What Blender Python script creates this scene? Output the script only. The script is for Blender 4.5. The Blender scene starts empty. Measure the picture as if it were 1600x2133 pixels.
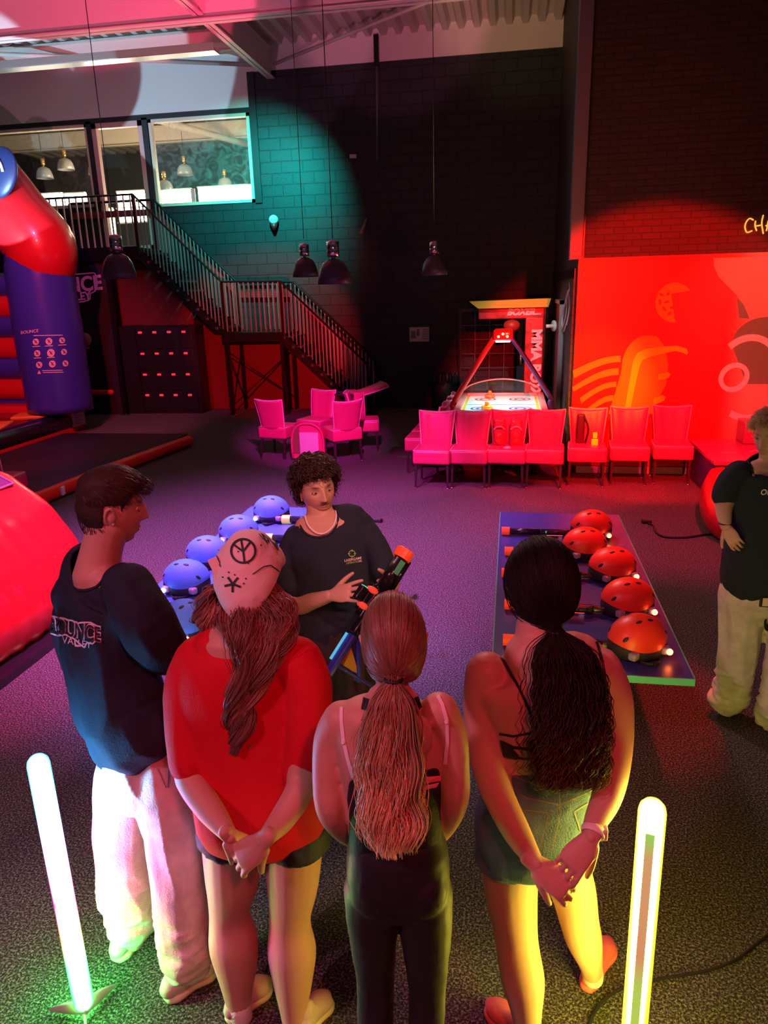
import bpy, bmesh, math, random
import numpy as np
from mathutils import Vector, Matrix, noise
from mathutils.bvhtree import BVHTree
random.seed(7); np.random.seed(7)
PI = math.pi
S = bpy.context.scene
C = S.collection
# ------------------------------------------------------------------ camera
CAMH = 2.4; FPX = 1520.0
yaw, pitch, roll = math.radians(-10), math.radians(16.8), math.radians(1.58)
_f = Vector((math.sin(yaw)*math.cos(pitch), math.cos(yaw)*math.cos(pitch), -math.sin(pitch)))
_r0 = Vector((math.cos(yaw), -math.sin(yaw), 0)); _d0 = _f.cross(_r0)
_r = _r0*math.cos(roll) + _d0*math.sin(roll); _d = -_r0*math.sin(roll) + _d0*math.cos(roll)
CP = Vector((0, 0, CAMH))
cam_d = bpy.data.cameras.new('camera'); cam = bpy.data.objects.new('camera', cam_d); C.objects.link(cam)
M = Matrix((( _r.x, -_d.x, -_f.x, 0), (_r.y, -_d.y, -_f.y, 0), (_r.z, -_d.z, -_f.z, CAMH), (0, 0, 0, 1)))
cam.matrix_world = M
cam_d.sensor_fit = 'HORIZONTAL'; cam_d.sensor_width = 36; cam_d.lens = FPX/1600*36
cam_d.clip_start = 0.05; cam_d.clip_end = 100
S.camera = cam
S.view_settings.view_transform = 'Standard'; S.view_settings.look = 'None'
S.view_settings.exposure = 0; S.view_settings.gamma = 1; S.view_settings.use_curve_mapping = False
def ray(x, y): return _r*((x-800)/FPX) + _d*((y-1066.5)/FPX) + _f
def P(x, y, Y):                        # a point of the place at depth Y seen at that spot
    v = ray(x, y); return CP + v*(Y/v.y)
def G(x, y, z=0.0):                    # the same on a level surface
    v = ray(x, y); return CP + v*((z-CAMH)/v.z)
def px(n, p): return n*((Vector(p)-CP).dot(_f))/FPX
CR = Vector((math.cos(yaw), -math.sin(yaw), 0)); CF = Vector((math.sin(yaw), math.cos(yaw), 0))
V3 = Vector
# ------------------------------------------------------------------ world and lights
w = bpy.data.worlds.new('world'); S.world = w; w.use_nodes = True
w.node_tree.nodes['Background'].inputs[0].default_value = (0.30, 0.35, 0.6, 1)
w.node_tree.nodes['Background'].inputs[1].default_value = 0.035
def light(kind, name, loc, target, color, power, size=0.3, angle=60, blend=0.3, sy=None):
    d = bpy.data.lights.new(name, kind); o = bpy.data.objects.new(name, d); C.objects.link(o)
    o.location = loc; d.color = color; d.energy = power
    o.rotation_euler = (V3(target)-V3(loc)).to_track_quat('-Z', 'Y').to_euler()
    if kind == 'SPOT': d.spot_size = math.radians(angle); d.spot_blend = blend; d.shadow_soft_size = size
    elif kind == 'AREA': d.size = size; d.shape = 'RECTANGLE'; d.size_y = sy or size
    else: d.shadow_soft_size = size
    return o
# party spots of the hall, with a few unseen fill lamps added among them
light('SPOT', 'spot_mural', (1.1, 4.6, 3.4), (1.75, 9.86, 1.35), (1, .004, .001), 4500, .05, 43, .25)
light('SPOT', 'spot_mural_warm', (0.2, 4.8, 4.2), (1.15, 9.86, 1.15), (1, .55, .03), 1100, .05, 15, .9)
light('SPOT', 'spot_mural_side', (3.4, 6.2, 3.6), (3.2, 9.86, 1.9), (1, .85, .6), 75, .1, 40, .9)
light('SPOT', 'spot_brick_red', (2.3, 8.3, .8), (1.9, 9.86, 2.95), (1, .01, .0), 60, .1, 80, 1)
light('SPOT', 'spot_brick_wash', (0.4, 5.0, 2.0), (.9, 9.86, 3.4), (1, .25, .10), 240, .1, 60, 1)
light('SPOT', 'spot_magenta_row', (-3.2, 4.6, 4.2), (-1.5, 9.2, .3), (1, .02, .50), 1500, .06, 20, .5)
light('SPOT', 'spot_row_red', (1.1, 7.3, 4.0), (.75, 9.1, .45), (1, .003, .006), 900, .05, 37, .5)
light('SPOT', 'spot_purple_floor', (-2.4, 3.9, 5.2), (-2.2, 5.9, 0), (.90, .15, .95), 3600, .1, 66, .9)
light('SPOT', 'spot_chairs', (-1.2, 5.0, 4.2), (-2.95, 10.8, .6), (1, .04, .65), 2900, .05, 20, .6)
light('SPOT', 'spot_teal', (-4.3, 13.0, 5.5), (-5.1, 15.46, 4.2), (.02, .85, .70), 1500, .03, 84, 1)
light('SPOT', 'spot_stairs_red', (-3.4, 9.0, 2.2), (-5.0, 15.2, 1.5), (1, .02, .03), 1300, .04, 36, .4)
light('SPOT', 'spot_wall_red', (-3.0, 12.6, 4.6), (-3.9, 15.46, 2.9), (1, .06, .05), 60, .04, 44, .6)
light('SPOT', 'spot_ceiling_red', (-2.6, 8.5, 3.2), (-7.4, 13.0, 9.0), (1, .04, .14), 1700, .04, 42, .12)
light('SPOT', 'spot_ceiling_pink', (-5.5, 5.5, 2.6), (-6.5, 12.0, 6.9), (1, .35, .6), 380, .04, 50, .1)
light('SPOT', 'spot_ceiling_white', (-8.5, 9.5, 3.0), (-8.6, 15.4, 6.75), (.45, .78, 1), 1300, .03, 50, .05)
light('SPOT', 'spot_ceiling_warm', (-1.6, 9.0, 2.6), (.1, 14.2, 7.0), (1, .62, .25), 300, .05, 34, .6)
light('SPOT', 'spot_ceiling_pink_b', (-1.0, 6.0, 2.8), (-2.2, 14.8, 7.2), (1, .2, .35), 700, .05, 22, .4)
light('SPOT', 'spot_bouncer_red', (-5.2, 6.2, 5.2), (-9.0, 11.2, 1.2), (1, .04, .05), 2100, .1, 58, .5)
light('SPOT', 'spot_bouncer_blue', (-6.0, 7.4, 6.2), (-8.8, 12.4, 1.5), (.3, .35, 1), 420, .1, 50, .5)
light('SPOT', 'spot_slope_red', (-1.5, 5.5, 5.6), (-4.0, 4.3, .4), (1, .01, .01), 1500, .1, 36, .4)
light('SPOT', 'spot_blue_table', (-3.6, 6.2, 4.2), (-1.9, 4.6, .7), (.10, .30, 1), 1100, .1, 32, .5)
light('SPOT', 'spot_red_table', (1.0, 5.6, 4.2), (.66, 4.4, .7), (1, .02, .02), 700, .08, 23, .5)
light('SPOT', 'spot_red_floor', (2.2, 5.4, 5.6), (1.7, 8.4, 0), (1, .01, .08), 1500, .1, 50, .6)
light('SPOT', 'spot_group_red', (1.2, -1.6, 4.6), (-.5, 2.0, 1.2), (1, .05, .07), 430, .15, 42, .6)
light('SPOT', 'spot_group_pink', (-2.6, -.8, 4.2), (-.9, 2.1, 1.2), (1, .30, .5), 300, .15, 46, .6)
light('AREA', 'fill_group_front', (-1.2, 7.4, 4.9), (-.6, 2.6, 1.2), (1, .48, .48), 120, .6)  # added area fill for the group's heads, no lamp of the hall
light('SPOT', 'fill_guide_face', (.9, .9, 3.6), (-.8, 2.95, 1.5), (1, .50, .36), 230, .1, 20, .6)  # added warm fill that brightens the guide's face
light('SPOT', 'spot_floor_magenta', (-1.0, 4.4, 5.0), (-.9, 8.0, 0), (1, .12, .5), 560, .1, 44, 1)
light('SPOT', 'fill_machine', (-.4, 8.0, 4.8), (.1, 12.9, 1.4), (.85, .95, 1), 520, .05, 26, .5)  # added whitish fill to bring out the machine's yellow canopy
# ------------------------------------------------------------------ materials
_mats = {}
def mat(name, col, rough=.6, metal=0, emit=None, es=0, bump=0, bscale=30, spec=.5, noise_mix=0, nscale=8, sss=0, coat=0, trans=0, aniso=None):
    if name in _mats: return _mats[name]
    m = bpy.data.materials.new(name); m.use_nodes = True; nt = m.node_tree; b = nt.nodes['Principled BSDF']
    b.inputs['Base Color'].default_value = (*col, 1); b.inputs['Roughness'].default_value = rough
    b.inputs['Metallic'].default_value = metal; b.inputs['Specular IOR Level'].default_value = spec
    b.inputs['Coat Weight'].default_value = coat; b.inputs['Transmission Weight'].default_value = trans
    if emit: b.inputs['Emission Color'].default_value = (*emit, 1); b.inputs['Emission Strength'].default_value = es
    if sss:
        b.inputs['Subsurface Weight'].default_value = sss; b.inputs['Subsurface Radius'].default_value = (.01, .004, .002); b.inputs['Subsurface Scale'].default_value = 1
    tc = nt.nodes.new('ShaderNodeTexCoord'); mp = nt.nodes.new('ShaderNodeMapping'); nt.links.new(tc.outputs['Object'], mp.inputs[0])
    if aniso: mp.inputs['Scale'].default_value = aniso
    if bump:
        n = nt.nodes.new('ShaderNodeTexNoise'); n.inputs['Scale'].default_value = bscale; n.inputs['Detail'].default_value = 4
        bp = nt.nodes.new('ShaderNodeBump'); bp.inputs['Strength'].default_value = bump; bp.inputs['Distance'].default_value = .01
        nt.links.new(mp.outputs[0], n.inputs['Vector']); nt.links.new(n.outputs[0], bp.inputs['Height']); nt.links.new(bp.outputs[0], b.inputs['Normal'])
    if noise_mix:
        n = nt.nodes.new('ShaderNodeTexNoise'); n.inputs['Scale'].default_value = nscale; n.inputs['Detail'].default_value = 5
        r = nt.nodes.new('ShaderNodeValToRGB'); r.color_ramp.elements[0].position = .3; r.color_ramp.elements[1].position = .7
        r.color_ramp.elements[0].color = (*[c*(1-noise_mix) for c in col], 1); r.color_ramp.elements[1].color = (*[min(1, c*(1+noise_mix)) for c in col], 1)
        nt.links.new(mp.outputs[0], n.inputs['Vector']); nt.links.new(n.outputs[0], r.inputs[0]); nt.links.new(r.outputs[0], b.inputs['Base Color'])
    _mats[name] = m; return m
def tinted(name, rough=.5, sss=0, spec=.4, bump=0, bscale=200, coat=0):     # colour read from the mesh's own "tint" attribute
    m = mat(name, (.5, .5, .5), rough, sss=sss, spec=spec, bump=bump, bscale=bscale, coat=coat); nt = m.node_tree
    a = nt.nodes.new('ShaderNodeAttribute'); a.attribute_name = 'tint'
    nt.links.new(a.outputs['Color'], nt.nodes['Principled BSDF'].inputs['Base Color']); return m
def brick(name, c1, c2, mortar, bw, bh, ms=.012, rough=.7, xz=True, bump=.5):
    m = mat(name, c1, rough); nt = m.node_tree; b = nt.nodes['Principled BSDF']
    tc = nt.nodes.new('ShaderNodeTexCoord'); sp = nt.nodes.new('ShaderNodeSeparateXYZ'); cb = nt.nodes.new('ShaderNodeCombineXYZ')
    nt.links.new(tc.outputs['Object'], sp.inputs[0]); nt.links.new(sp.outputs['X' if xz else 'Y'], cb.inputs[0]); nt.links.new(sp.outputs['Z'], cb.inputs[1])
    t = nt.nodes.new('ShaderNodeTexBrick'); t.inputs['Scale'].default_value = 1; t.inputs['Brick Width'].default_value = bw; t.inputs['Row Height'].default_value = bh
    t.inputs['Mortar Size'].default_value = ms; t.inputs['Mortar Smooth'].default_value = .3
    t.inputs['Color1'].default_value = (*c1, 1); t.inputs['Color2'].default_value = (*c2, 1); t.inputs['Mortar'].default_value = (*mortar, 1)
    nt.links.new(cb.outputs[0], t.inputs['Vector']); nt.links.new(t.outputs['Color'], b.inputs['Base Color'])
    n = nt.nodes.new('ShaderNodeTexNoise'); n.inputs['Scale'].default_value = 60; n.inputs['Detail'].default_value = 3; nt.links.new(tc.outputs['Object'], n.inputs['Vector'])
    mx = nt.nodes.new('ShaderNodeMath'); mx.operation = 'MULTIPLY_ADD'; nt.links.new(t.outputs['Fac'], mx.inputs[0]); mx.inputs[1].default_value = -1; nt.links.new(n.outputs[0], mx.inputs[2])
    bp = nt.nodes.new('ShaderNodeBump'); bp.inputs['Strength'].default_value = bump; bp.inputs['Distance'].default_value = .012
    nt.links.new(mx.outputs[0], bp.inputs['Height']); nt.links.new(bp.outputs[0], b.inputs['Normal']); return m
def carpet():
    m = mat('carpet', (.1, .1, .1), .95, spec=.15); nt = m.node_tree; b = nt.nodes['Principled BSDF']
    tc = nt.nodes.new('ShaderNodeTexCoord'); n = nt.nodes.new('ShaderNodeTexNoise'); n.inputs['Scale'].default_value = 110; n.inputs['Detail'].default_value = 6; n.inputs['Roughness'].default_value = .8
    v = nt.nodes.new('ShaderNodeTexNoise'); v.inputs['Scale'].default_value = 45; v.inputs['Detail'].default_value = 2
    r = nt.nodes.new('ShaderNodeValToRGB'); e = r.color_ramp.elements
    e[0].position = .38; e[0].color = (.012, .012, .013, 1); e[1].position = .64; e[1].color = (.55, .53, .49, 1)
    x = r.color_ramp.elements.new(.50); x.color = (.055, .054, .055, 1)
    nt.links.new(tc.outputs['Object'], n.inputs['Vector']); nt.links.new(n.outputs[0], r.inputs[0]); nt.links.new(r.outputs[0], b.inputs['Base Color'])
    bp = nt.nodes.new('ShaderNodeBump'); bp.inputs['Strength'].default_value = 1; bp.inputs['Distance'].default_value = .008
    nt.links.new(tc.outputs['Object'], v.inputs['Vector']); nt.links.new(n.outputs[0], bp.inputs['Height']); nt.links.new(bp.outputs[0], b.inputs['Normal']); return m
# ------------------------------------------------------------------ mesh helpers
class MB:
    def __init__(s): s.v = []; s.f = []; s.m = []; s.sm = []
    def add(s, v, f, mi=0, smooth=False):
        k = len(s.v); s.v += [tuple(p) for p in v]; s.f += [tuple(i+k for i in q) for q in f]; s.m += [mi]*len(f); s.sm += [smooth]*len(f); return s
    def box(s, c, d, mi=0, rot=None, bev=0):
        hx, hy, hz = d[0]/2, d[1]/2, d[2]/2
        if bev <= 0:
            vs = [V3((x*hx, y*hy, z*hz)) for x in (-1, 1) for y in (-1, 1) for z in (-1, 1)]
            fs = [(0, 1, 3, 2), (4, 6, 7, 5), (0, 4, 5, 1), (2, 3, 7, 6), (0, 2, 6, 4), (1, 5, 7, 3)]
        else:
            bm = bmesh.new(); bmesh.ops.create_cube(bm, size=1)
            for q in bm.verts: q.co = V3((q.co.x*d[0], q.co.y*d[1], q.co.z*d[2]))
            bmesh.ops.bevel(bm, geom=list(bm.edges), offset=min(bev, min(d)*.45), segments=3, profile=.6, affect='EDGES')
            bm.verts.index_update(); vs = [q.co.copy() for q in bm.verts]; fs = [tuple(v.index for v in f.verts) for f in bm.faces]; bm.free()
        if rot is not None:
            R = rot if isinstance(rot, Matrix) else Matrix.Rotation(rot, 3, 'Z')
            vs = [R@v for v in vs]
        return s.add([v+V3(c) for v in vs], fs, mi, bev > 0)
    def b2(s, a, b, mi=0, bev=0):
        a, b = V3(a), V3(b); return s.box((a+b)/2, [abs(q) for q in (b-a)], mi, None, bev)
    def tube(s, pts, rad, n=12, mi=0, side=None, sub=1, caps=True, flat=1.0, smooth=True, sq=2.0, rot=0):
        pts = [V3(p) for p in pts]; rads = list(rad) if isinstance(rad, (list, tuple)) else [rad]*len(pts)
        rads = [(r, r*flat) if not isinstance(r, (tuple, list)) else r for r in rads]
        if sub > 1 and len(pts) > 2:
            q = []; rr = []
            for i in range(len(pts)-1):
                p0 = pts[max(i-1, 0)]; p1 = pts[i]; p2 = pts[i+1]; p3 = pts[min(i+2, len(pts)-1)]
                r0 = rads[max(i-1, 0)]; r1 = rads[i]; r2 = rads[i+1]; r3 = rads[min(i+2, len(pts)-1)]
                for k in range(sub):
                    t = k/sub; h = [(-t+2*t*t-t**3)/2, (2-5*t*t+3*t**3)/2, (t+4*t*t-3*t**3)/2, (t**3-t*t)/2]
                    q.append(p0*h[0]+p1*h[1]+p2*h[2]+p3*h[3]); rr.append(tuple(max(.0005, r0[j]*h[0]+r1[j]*h[1]+r2[j]*h[2]+r3[j]*h[3]) for j in (0, 1)))
            q.append(pts[-1]); rr.append(rads[-1]); pts = q; rads = rr
        m = len(pts); tg = [(pts[min(i+1, m-1)]-pts[max(i-1, 0)]).normalized() for i in range(m)]
        if side is None:
            side = V3((0, 0, 1)).cross(tg[0])
            if side.length < .3: side = V3((1, 0, 0))
        side = V3(side)
        rings = []
        def ring(c, t, a, b):
            nonlocal side
            sd = (side - t*side.dot(t)); sd = sd.normalized() if sd.length > 1e-4 else t.orthogonal().normalized()
            u = t.cross(sd); o = []
            for k in range(n):
                an = 2*PI*k/n+rot; cx, sx = math.cos(an), math.sin(an)
                if sq != 2: cx = math.copysign(abs(cx)**(2/sq), cx); sx = math.copysign(abs(sx)**(2/sq), sx)
                o.append(c+sd*(a*cx)+u*(b*sx))
            return o
        if caps == 'round':
            a, b = rads[0]; e = min(a, b)
            for k in (3, 2, 1): an = k*PI/8*1.15; rings.append(ring(pts[0]-tg[0]*(e*math.sin(an)), tg[0], a*math.cos(an), b*math.cos(an)))
        keep = V3(side)
        for i in range(m):
            rings.append(ring(pts[i], tg[i], *rads[i]))
            if True:
                sd = side - tg[i]*side.dot(tg[i])
                if sd.length > .05: side = sd.normalized()
        if caps == 'round':
            a, b = rads[-1]; e = min(a, b)
            for k in (1, 2, 3): an = k*PI/8*1.15; rings.append(ring(pts[-1]+tg[-1]*(e*math.sin(an)), tg[-1], a*math.cos(an), b*math.cos(an)))
        vs = [p for r in rings for p in r]; fs = []
        for i in range(len(rings)-1):
            for k in range(n): fs.append((i*n+k, i*n+(k+1) % n, (i+1)*n+(k+1) % n, (i+1)*n+k))
        if caps:
            fs.append(tuple(range(n))[::-1]); fs.append(tuple((len(rings)-1)*n+k for k in range(n)))
        return s.add(vs, fs, mi, smooth)
    def lathe(s, c, prof, n=24, mi=0, ax=None):
        c = V3(c); R = V3((0, 0, 1)).rotation_difference(V3(ax)).to_matrix() if ax is not None else Matrix.Identity(3)
        vs = [c+R@V3((r*math.cos(2*PI*k/n), r*math.sin(2*PI*k/n), z)) for r, z in prof for k in range(n)]
        fs = [(i*n+k, i*n+(k+1) % n, (i+1)*n+(k+1) % n, (i+1)*n+k) for i in range(len(prof)-1) for k in range(n)]
        return s.add(vs, fs, mi, True)
    def ball(s, c, r, n=16, mi=0, R=None):
        r = (r, r, r) if not isinstance(r, (tuple, list)) else r; h = n//2; vs = []; fs = []
        for i in range(h+1):
            th = PI*i/h
            for k in range(n):
                p = V3((r[0]*math.sin(th)*math.cos(2*PI*k/n), r[1]*math.sin(th)*math.sin(2*PI*k/n), r[2]*math.cos(th)))
                vs.append(V3(c)+(R@p if R else p))
        for i in range(h):
            for k in range(n): fs.append((i*n+k, (i+1)*n+k, (i+1)*n+(k+1) % n, i*n+(k+1) % n))
        return s.add(vs, fs, mi, True)
    def prism(s, poly, d, mi=0):          # poly: world points, d: extrusion vector
        poly = [V3(p) for p in poly]; d = V3(d); n = len(poly)
        return s.add(poly+[p+d for p in poly], [tuple(range(n))[::-1], tuple(range(n, 2*n))]+[(i, (i+1) % n, n+(i+1) % n, n+i) for i in range(n)], mi)
    def build(s, name, mats, parent=None, at=None, tint=None):
        me = bpy.data.meshes.new(name)
        if at is not None: at = V3(at)
        loc = at if at is not None else V3((0, 0, 0))
        me.from_pydata([tuple(V3(p)-loc) for p in s.v], [], s.f)
        for m in (mats if isinstance(mats, (list, tuple)) else [mats]): me.materials.append(m)
        me.polygons.foreach_set('material_index', s.m); me.polygons.foreach_set('use_smooth', s.sm); me.update()
        if tint is not None:
            a = me.color_attributes.new('tint', 'FLOAT_COLOR', 'POINT'); a.data.foreach_set('color', np.array(tint, dtype=np.float32).ravel())
        o = bpy.data.objects.new(name, me); C.objects.link(o); o.location = loc
        if parent is not None:
            o.parent = parent
            o.location = loc-parent_world(parent)
        return o
def parent_world(p):
    v = V3(p.location)
    while p.parent is not None: p = p.parent; v += p.location
    return v
def tag(o, label=None, cat=None, group=None, kind=None):
    if label: o['label'] = label
    if cat: o['category'] = cat
    if group: o['group'] = group
    if kind: o['kind'] = kind
    return o
def thing(name, label, cat, loc, group=None):
    o = bpy.data.objects.new(name, None); C.objects.link(o); o.location = loc; o.empty_display_size = .1
    return tag(o, label, cat, group)
def struct(name, mb, m): return tag(mb.build(name, m), kind='structure')
def copy_tree(o, parent=None):
    c = o.copy(); C.objects.link(c); c.parent = parent
    for ch in list(o.children): copy_tree(ch, c)
    return c
def text_mesh(s, size, ext=.0, shear=0, bold=0):
    cu = bpy.data.curves.new('t', 'FONT'); cu.body = s; cu.size = size; cu.extrude = ext; cu.shear = shear; cu.offset = bold; cu.align_x = 'CENTER'; cu.align_y = 'CENTER'; cu.resolution_u = 4
    o = bpy.data.objects.new('t', cu); C.objects.link(o); dg = bpy.context.evaluated_depsgraph_get()
    me = bpy.data.meshes.new_from_object(o.evaluated_get(dg)); v = [q.co.copy() for q in me.vertices]; f = [tuple(p.vertices) for p in me.polygons]
    bpy.data.objects.remove(o); bpy.data.curves.remove(cu); bpy.data.meshes.remove(me); return v, f
def add_text(mb, s, size, o, xd, yd, mi=0, ext=.002, shear=0, bold=0):
    v, f = text_mesh(s, size, ext, shear, bold); o, xd, yd = V3(o), V3(xd), V3(yd); zd = xd.normalized().cross(yd.normalized())
    mb.add([o+xd*p.x+yd*p.y+zd*p.z for p in v], f, mi); return mb
def vox(mb, size, smooth=4, disp=None):
    me = bpy.data.meshes.new('tmp'); me.from_pydata(mb.v, [], mb.f); o = bpy.data.objects.new('tmp', me); C.objects.link(o)
    r = o.modifiers.new('r', 'REMESH'); r.mode = 'VOXEL'; r.voxel_size = size
    if smooth: q = o.modifiers.new('s', 'SMOOTH'); q.factor = .5; q.iterations = smooth
    dg = bpy.context.evaluated_depsgraph_get(); m2 = bpy.data.meshes.new_from_object(o.evaluated_get(dg))
    n = len(m2.vertices); co = np.empty(n*3, np.float32); m2.vertices.foreach_get('co', co); no = np.empty(n*3, np.float32); m2.vertices.foreach_get('normal', no)
    co = co.reshape(-1, 3); no = no.reshape(-1, 3)
    if disp is not None: co = co + no*np.array([disp(V3(p), V3(q)) for p, q in zip(co.tolist(), no.tolist())], np.float32)[:, None]
    f = [tuple(p.vertices) for p in m2.polygons]; bpy.data.objects.remove(o); bpy.data.meshes.remove(me); bpy.data.meshes.remove(m2)
    return [tuple(p) for p in co.tolist()], f
# ================================================================== the hall
YB, YM, XS = 15.46, 9.865, 0.80
m_block = brick('dark_block', (.014, .021, .030), (.017, .026, .035), (.005, .007, .009), .44, .215, .012, .55)
m_white = mat('white_paint', (.75, .72, .72), .6, bump=.1, bscale=40)
m_dark = mat('dark_paint', (.018, .02, .028), .55)
m_steel = mat('painted_steel', (.62, .58, .55), .5)
m_black = mat('black_metal', (.012, .012, .014), .35, .3)
m_rubber = mat('black_rubber', (.01, .01, .011), .6)
struct('floor', MB().b2((-15, -3, -.1), (6, 24, 0)), carpet())
b = MB()
b.b2((-5.2, YB, 0), (XS, YB+.2, 6.56)); b.b2((-7.5, YB, 0), (-5.2, YB+.2, 4.22)); b.b2((-15, YB, 0), (-7.5, YB+.2, 3.38)); b.b2((-15, YB, 3.38), (-8.62, YB+.2, 4.3))
struct('wall_back', b, m_block)
b = MB().b2((-15, YB-.005, 5.93), (-5.2, YB+.2, 7.1)).b2((-5.2, YB-.03, 6.56), (XS, YB+.2, 7.1))
struct('trim_1', b, m_white)                                                 # white band under the roof
b = MB().b2((-5.2, YB-.04, 4.2), (-5.06, YB, 6.56)).b2((-15, YB-.03, 5.86), (-5.2, YB+.05, 5.95)); struct('trim_2', b, m_dark)
# roof deck with ribs running away from the camera
b = MB(); x = -15.0
while x < 6:
    b.add([(x, 2, 6.98), (x+.10, 2, 6.98), (x+.15, 2, 7.10), (x+.24, 2, 7.10), (x+.29, 2, 6.98), (x, YB+.1, 6.98), (x+.10, YB+.1, 6.98), (x+.15, YB+.1, 7.10), (x+.24, YB+.1, 7.10), (x+.29, YB+.1, 6.98)],
          [(0, 1, 6, 5), (1, 2, 7, 6), (2, 3, 8, 7), (3, 4, 9, 8)]); x += .29
b.b2((-15, 2, 7.12), (6, YB+.1, 7.2)); struct('ceiling', b, m_steel)
def ibeam(b, a, c, h=.5, wd=.2):
    a, c = V3(a), V3(c); d = (c-a).normalized(); s_ = V3((-d.y, d.x, 0)); t = .02
    for z0, hw in ((0, wd/2), (h-t, wd/2)): b.prism([a+s_*hw+V3((0, 0, z0)), a-s_*hw+V3((0, 0, z0)), c-s_*hw+V3((0, 0, z0)), c+s_*hw+V3((0, 0, z0))], (0, 0, t))
    b.prism([a+s_*.008, a-s_*.008, c-s_*.008, c+s_*.008], (0, 0, h)); return b
b = MB(); ibeam(b, (-15, 12, 6.34), (XS, 12, 6.34), .62, .22); b.b2((-15, 12.02, 6.36), (XS, 12.04, 6.96)); struct('trim_3', b, m_white)
b = MB(); ibeam(b, (-4.72, 9, 6.42), (-4.72, YB, 6.42), .5, .16); struct('trim_4', b, m_white)
b = MB(); ibeam(b, (-15, 14.3, 6.6), (-4.72, 14.3, 6.6), .36, .2); b.tube([(-15, 12.05, 6.9), (-4.8, 15.3, 6.62)], .04, 8); b.tube([(-4.6, 15.3, 6.62), (.6, 12.2, 6.9)], .03, 8); struct('trim_5', b, m_steel)
b = MB().b2((-15, 9.2, 6.5), (XS, 9.36, 7.0)); struct('trim_6', b, m_white)
b = MB()
for i in range(100): b.b2((-14.9+i*.1, 12.98, 6.26), (-14.86+i*.1, 13.22, 6.36))
b.b2((-15, 12.97, 6.26), (-4.9, 12.99, 6.37)); b.b2((-15, 13.21, 6.26), (-4.9, 13.23, 6.37)); b.b2((-15, 12.98, 6.25), (-4.9, 13.22, 6.262))
tag(b.build('cable_tray', mat('galvanised', (.55, .58, .6), .35, .8), None, (-9.9, 13.1, 6.26)), 'long galvanised cable tray hanging under the roof on the left', 'cable tray')
struct('wall_left', MB().b2((-15.2, -3, 0), (-15, 24, 7.2)), m_dark)
# side wall and mural wall
struct('wall_right', MB().b2((XS, YM+.14, 0), (XS+.2, YB+.2, 7.1)), brick('side_block', (.05, .045, .045), (.06, .055, .05), (.02, .02, .02), .44, .215, .01, .6, xz=False))
m_rb = brick('dark_brick', (.04, .022, .018), (.052, .027, .022), (.022, .014, .012), .22, .075, .008, .75, bump=.35)
struct('wall_front', MB().b2((XS, YM, 0), (6, YM+.14, 7.1)), m_rb)
struct('trim_7', MB().b2((XS-.11, YM-.03, 2.72), (XS+.045, YM+.2, 7.1), bev=.01), mat('grey_corner', (.16, .14, .15), .5))
struct('trim_8', MB().b2((XS+.05, YM-.012, 2.72), (XS+.066, YM, 7.1)), m_black)
struct('baseboard_right', MB().b2((XS+.1, YM-.03, 0), (5, YM, .09)), mat('white_skirting', (.7, .6, .58), .5))
struct('trim_9', MB().b2((XS-.02, YM+.2, 2.5), (XS+.0, YB, 2.62)), m_black)
struct('trim_10', MB().b2((XS-.03, YM+.16, 0), (XS+.0, YM+1.2, 2.5)), brick('pale_stone_panel', (.07, .065, .07), (.09, .08, .085), (.04, .04, .04), .35, .12, .008, .7, xz=False))
# mural board and its printed shapes
def prm(n, pts): return [P(x, y, YM-n) for x, y in pts]
def arc(cx, cy, rx, ry, a0, a1, n=24, rot=0):
    o = []
    for i in range(n+1):
        a = math.radians(a0+(a1-a0)*i/n); x, y = rx*math.cos(a), ry*math.sin(a); r = math.radians(rot); o.append((cx+x*math.cos(r)-y*math.sin(r), cy+x*math.sin(r)+y*math.cos(r)))
    return o
mural = thing('wall_mural', 'large glossy mural board on the right wall with a ball, stripes and letter shapes', 'mural', (2.0, YM, 1.4))
m_mr = mat('mural_red_light', (.62, .012, .012), .42); nt = m_mr.node_tree
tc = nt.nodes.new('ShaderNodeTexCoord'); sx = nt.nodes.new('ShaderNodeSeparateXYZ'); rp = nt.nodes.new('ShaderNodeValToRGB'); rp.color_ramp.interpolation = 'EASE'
rp.color_ramp.elements[0].position = 0; rp.color_ramp.elements[0].color = (.62, .012, .012, 1); rp.color_ramp.elements[1].position = 1; rp.color_ramp.elements[1].color = (.32, .36, .22, 1)  # ramp paints the red spotlight's reach and its fading edge into the board
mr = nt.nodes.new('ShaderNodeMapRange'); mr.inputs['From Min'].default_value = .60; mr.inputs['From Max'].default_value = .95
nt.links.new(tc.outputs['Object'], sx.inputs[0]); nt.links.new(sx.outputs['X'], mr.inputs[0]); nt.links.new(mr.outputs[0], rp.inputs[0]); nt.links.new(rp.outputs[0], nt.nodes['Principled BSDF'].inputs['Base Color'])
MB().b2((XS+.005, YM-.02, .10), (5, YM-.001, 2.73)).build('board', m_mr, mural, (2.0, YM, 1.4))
m_or = mat('mural_orange', (.95, .30, .01), .4); m_yl = mat('mural_yellow', (1, .75, .0), .4); m_wh = mat('mural_white', (.75, .72, .66), .4); m_gr = mat('mural_green', (.10, .22, .12), .4); m_red2 = mat('mural_red', (.66, .01, .01), .4)
def flat(mb, pts, n=.022): q = prm(n, pts); mb.prism(q, (0, .002, 0)); return mb
def band(mb, outer, inner, n=.022):
    a, c = prm(n, outer), prm(n, inner); k = len(a); mb.add(a+c, [(i, i+1, k+i+1, k+i) for i in range(k-1)]); return mb
b = MB()
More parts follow.
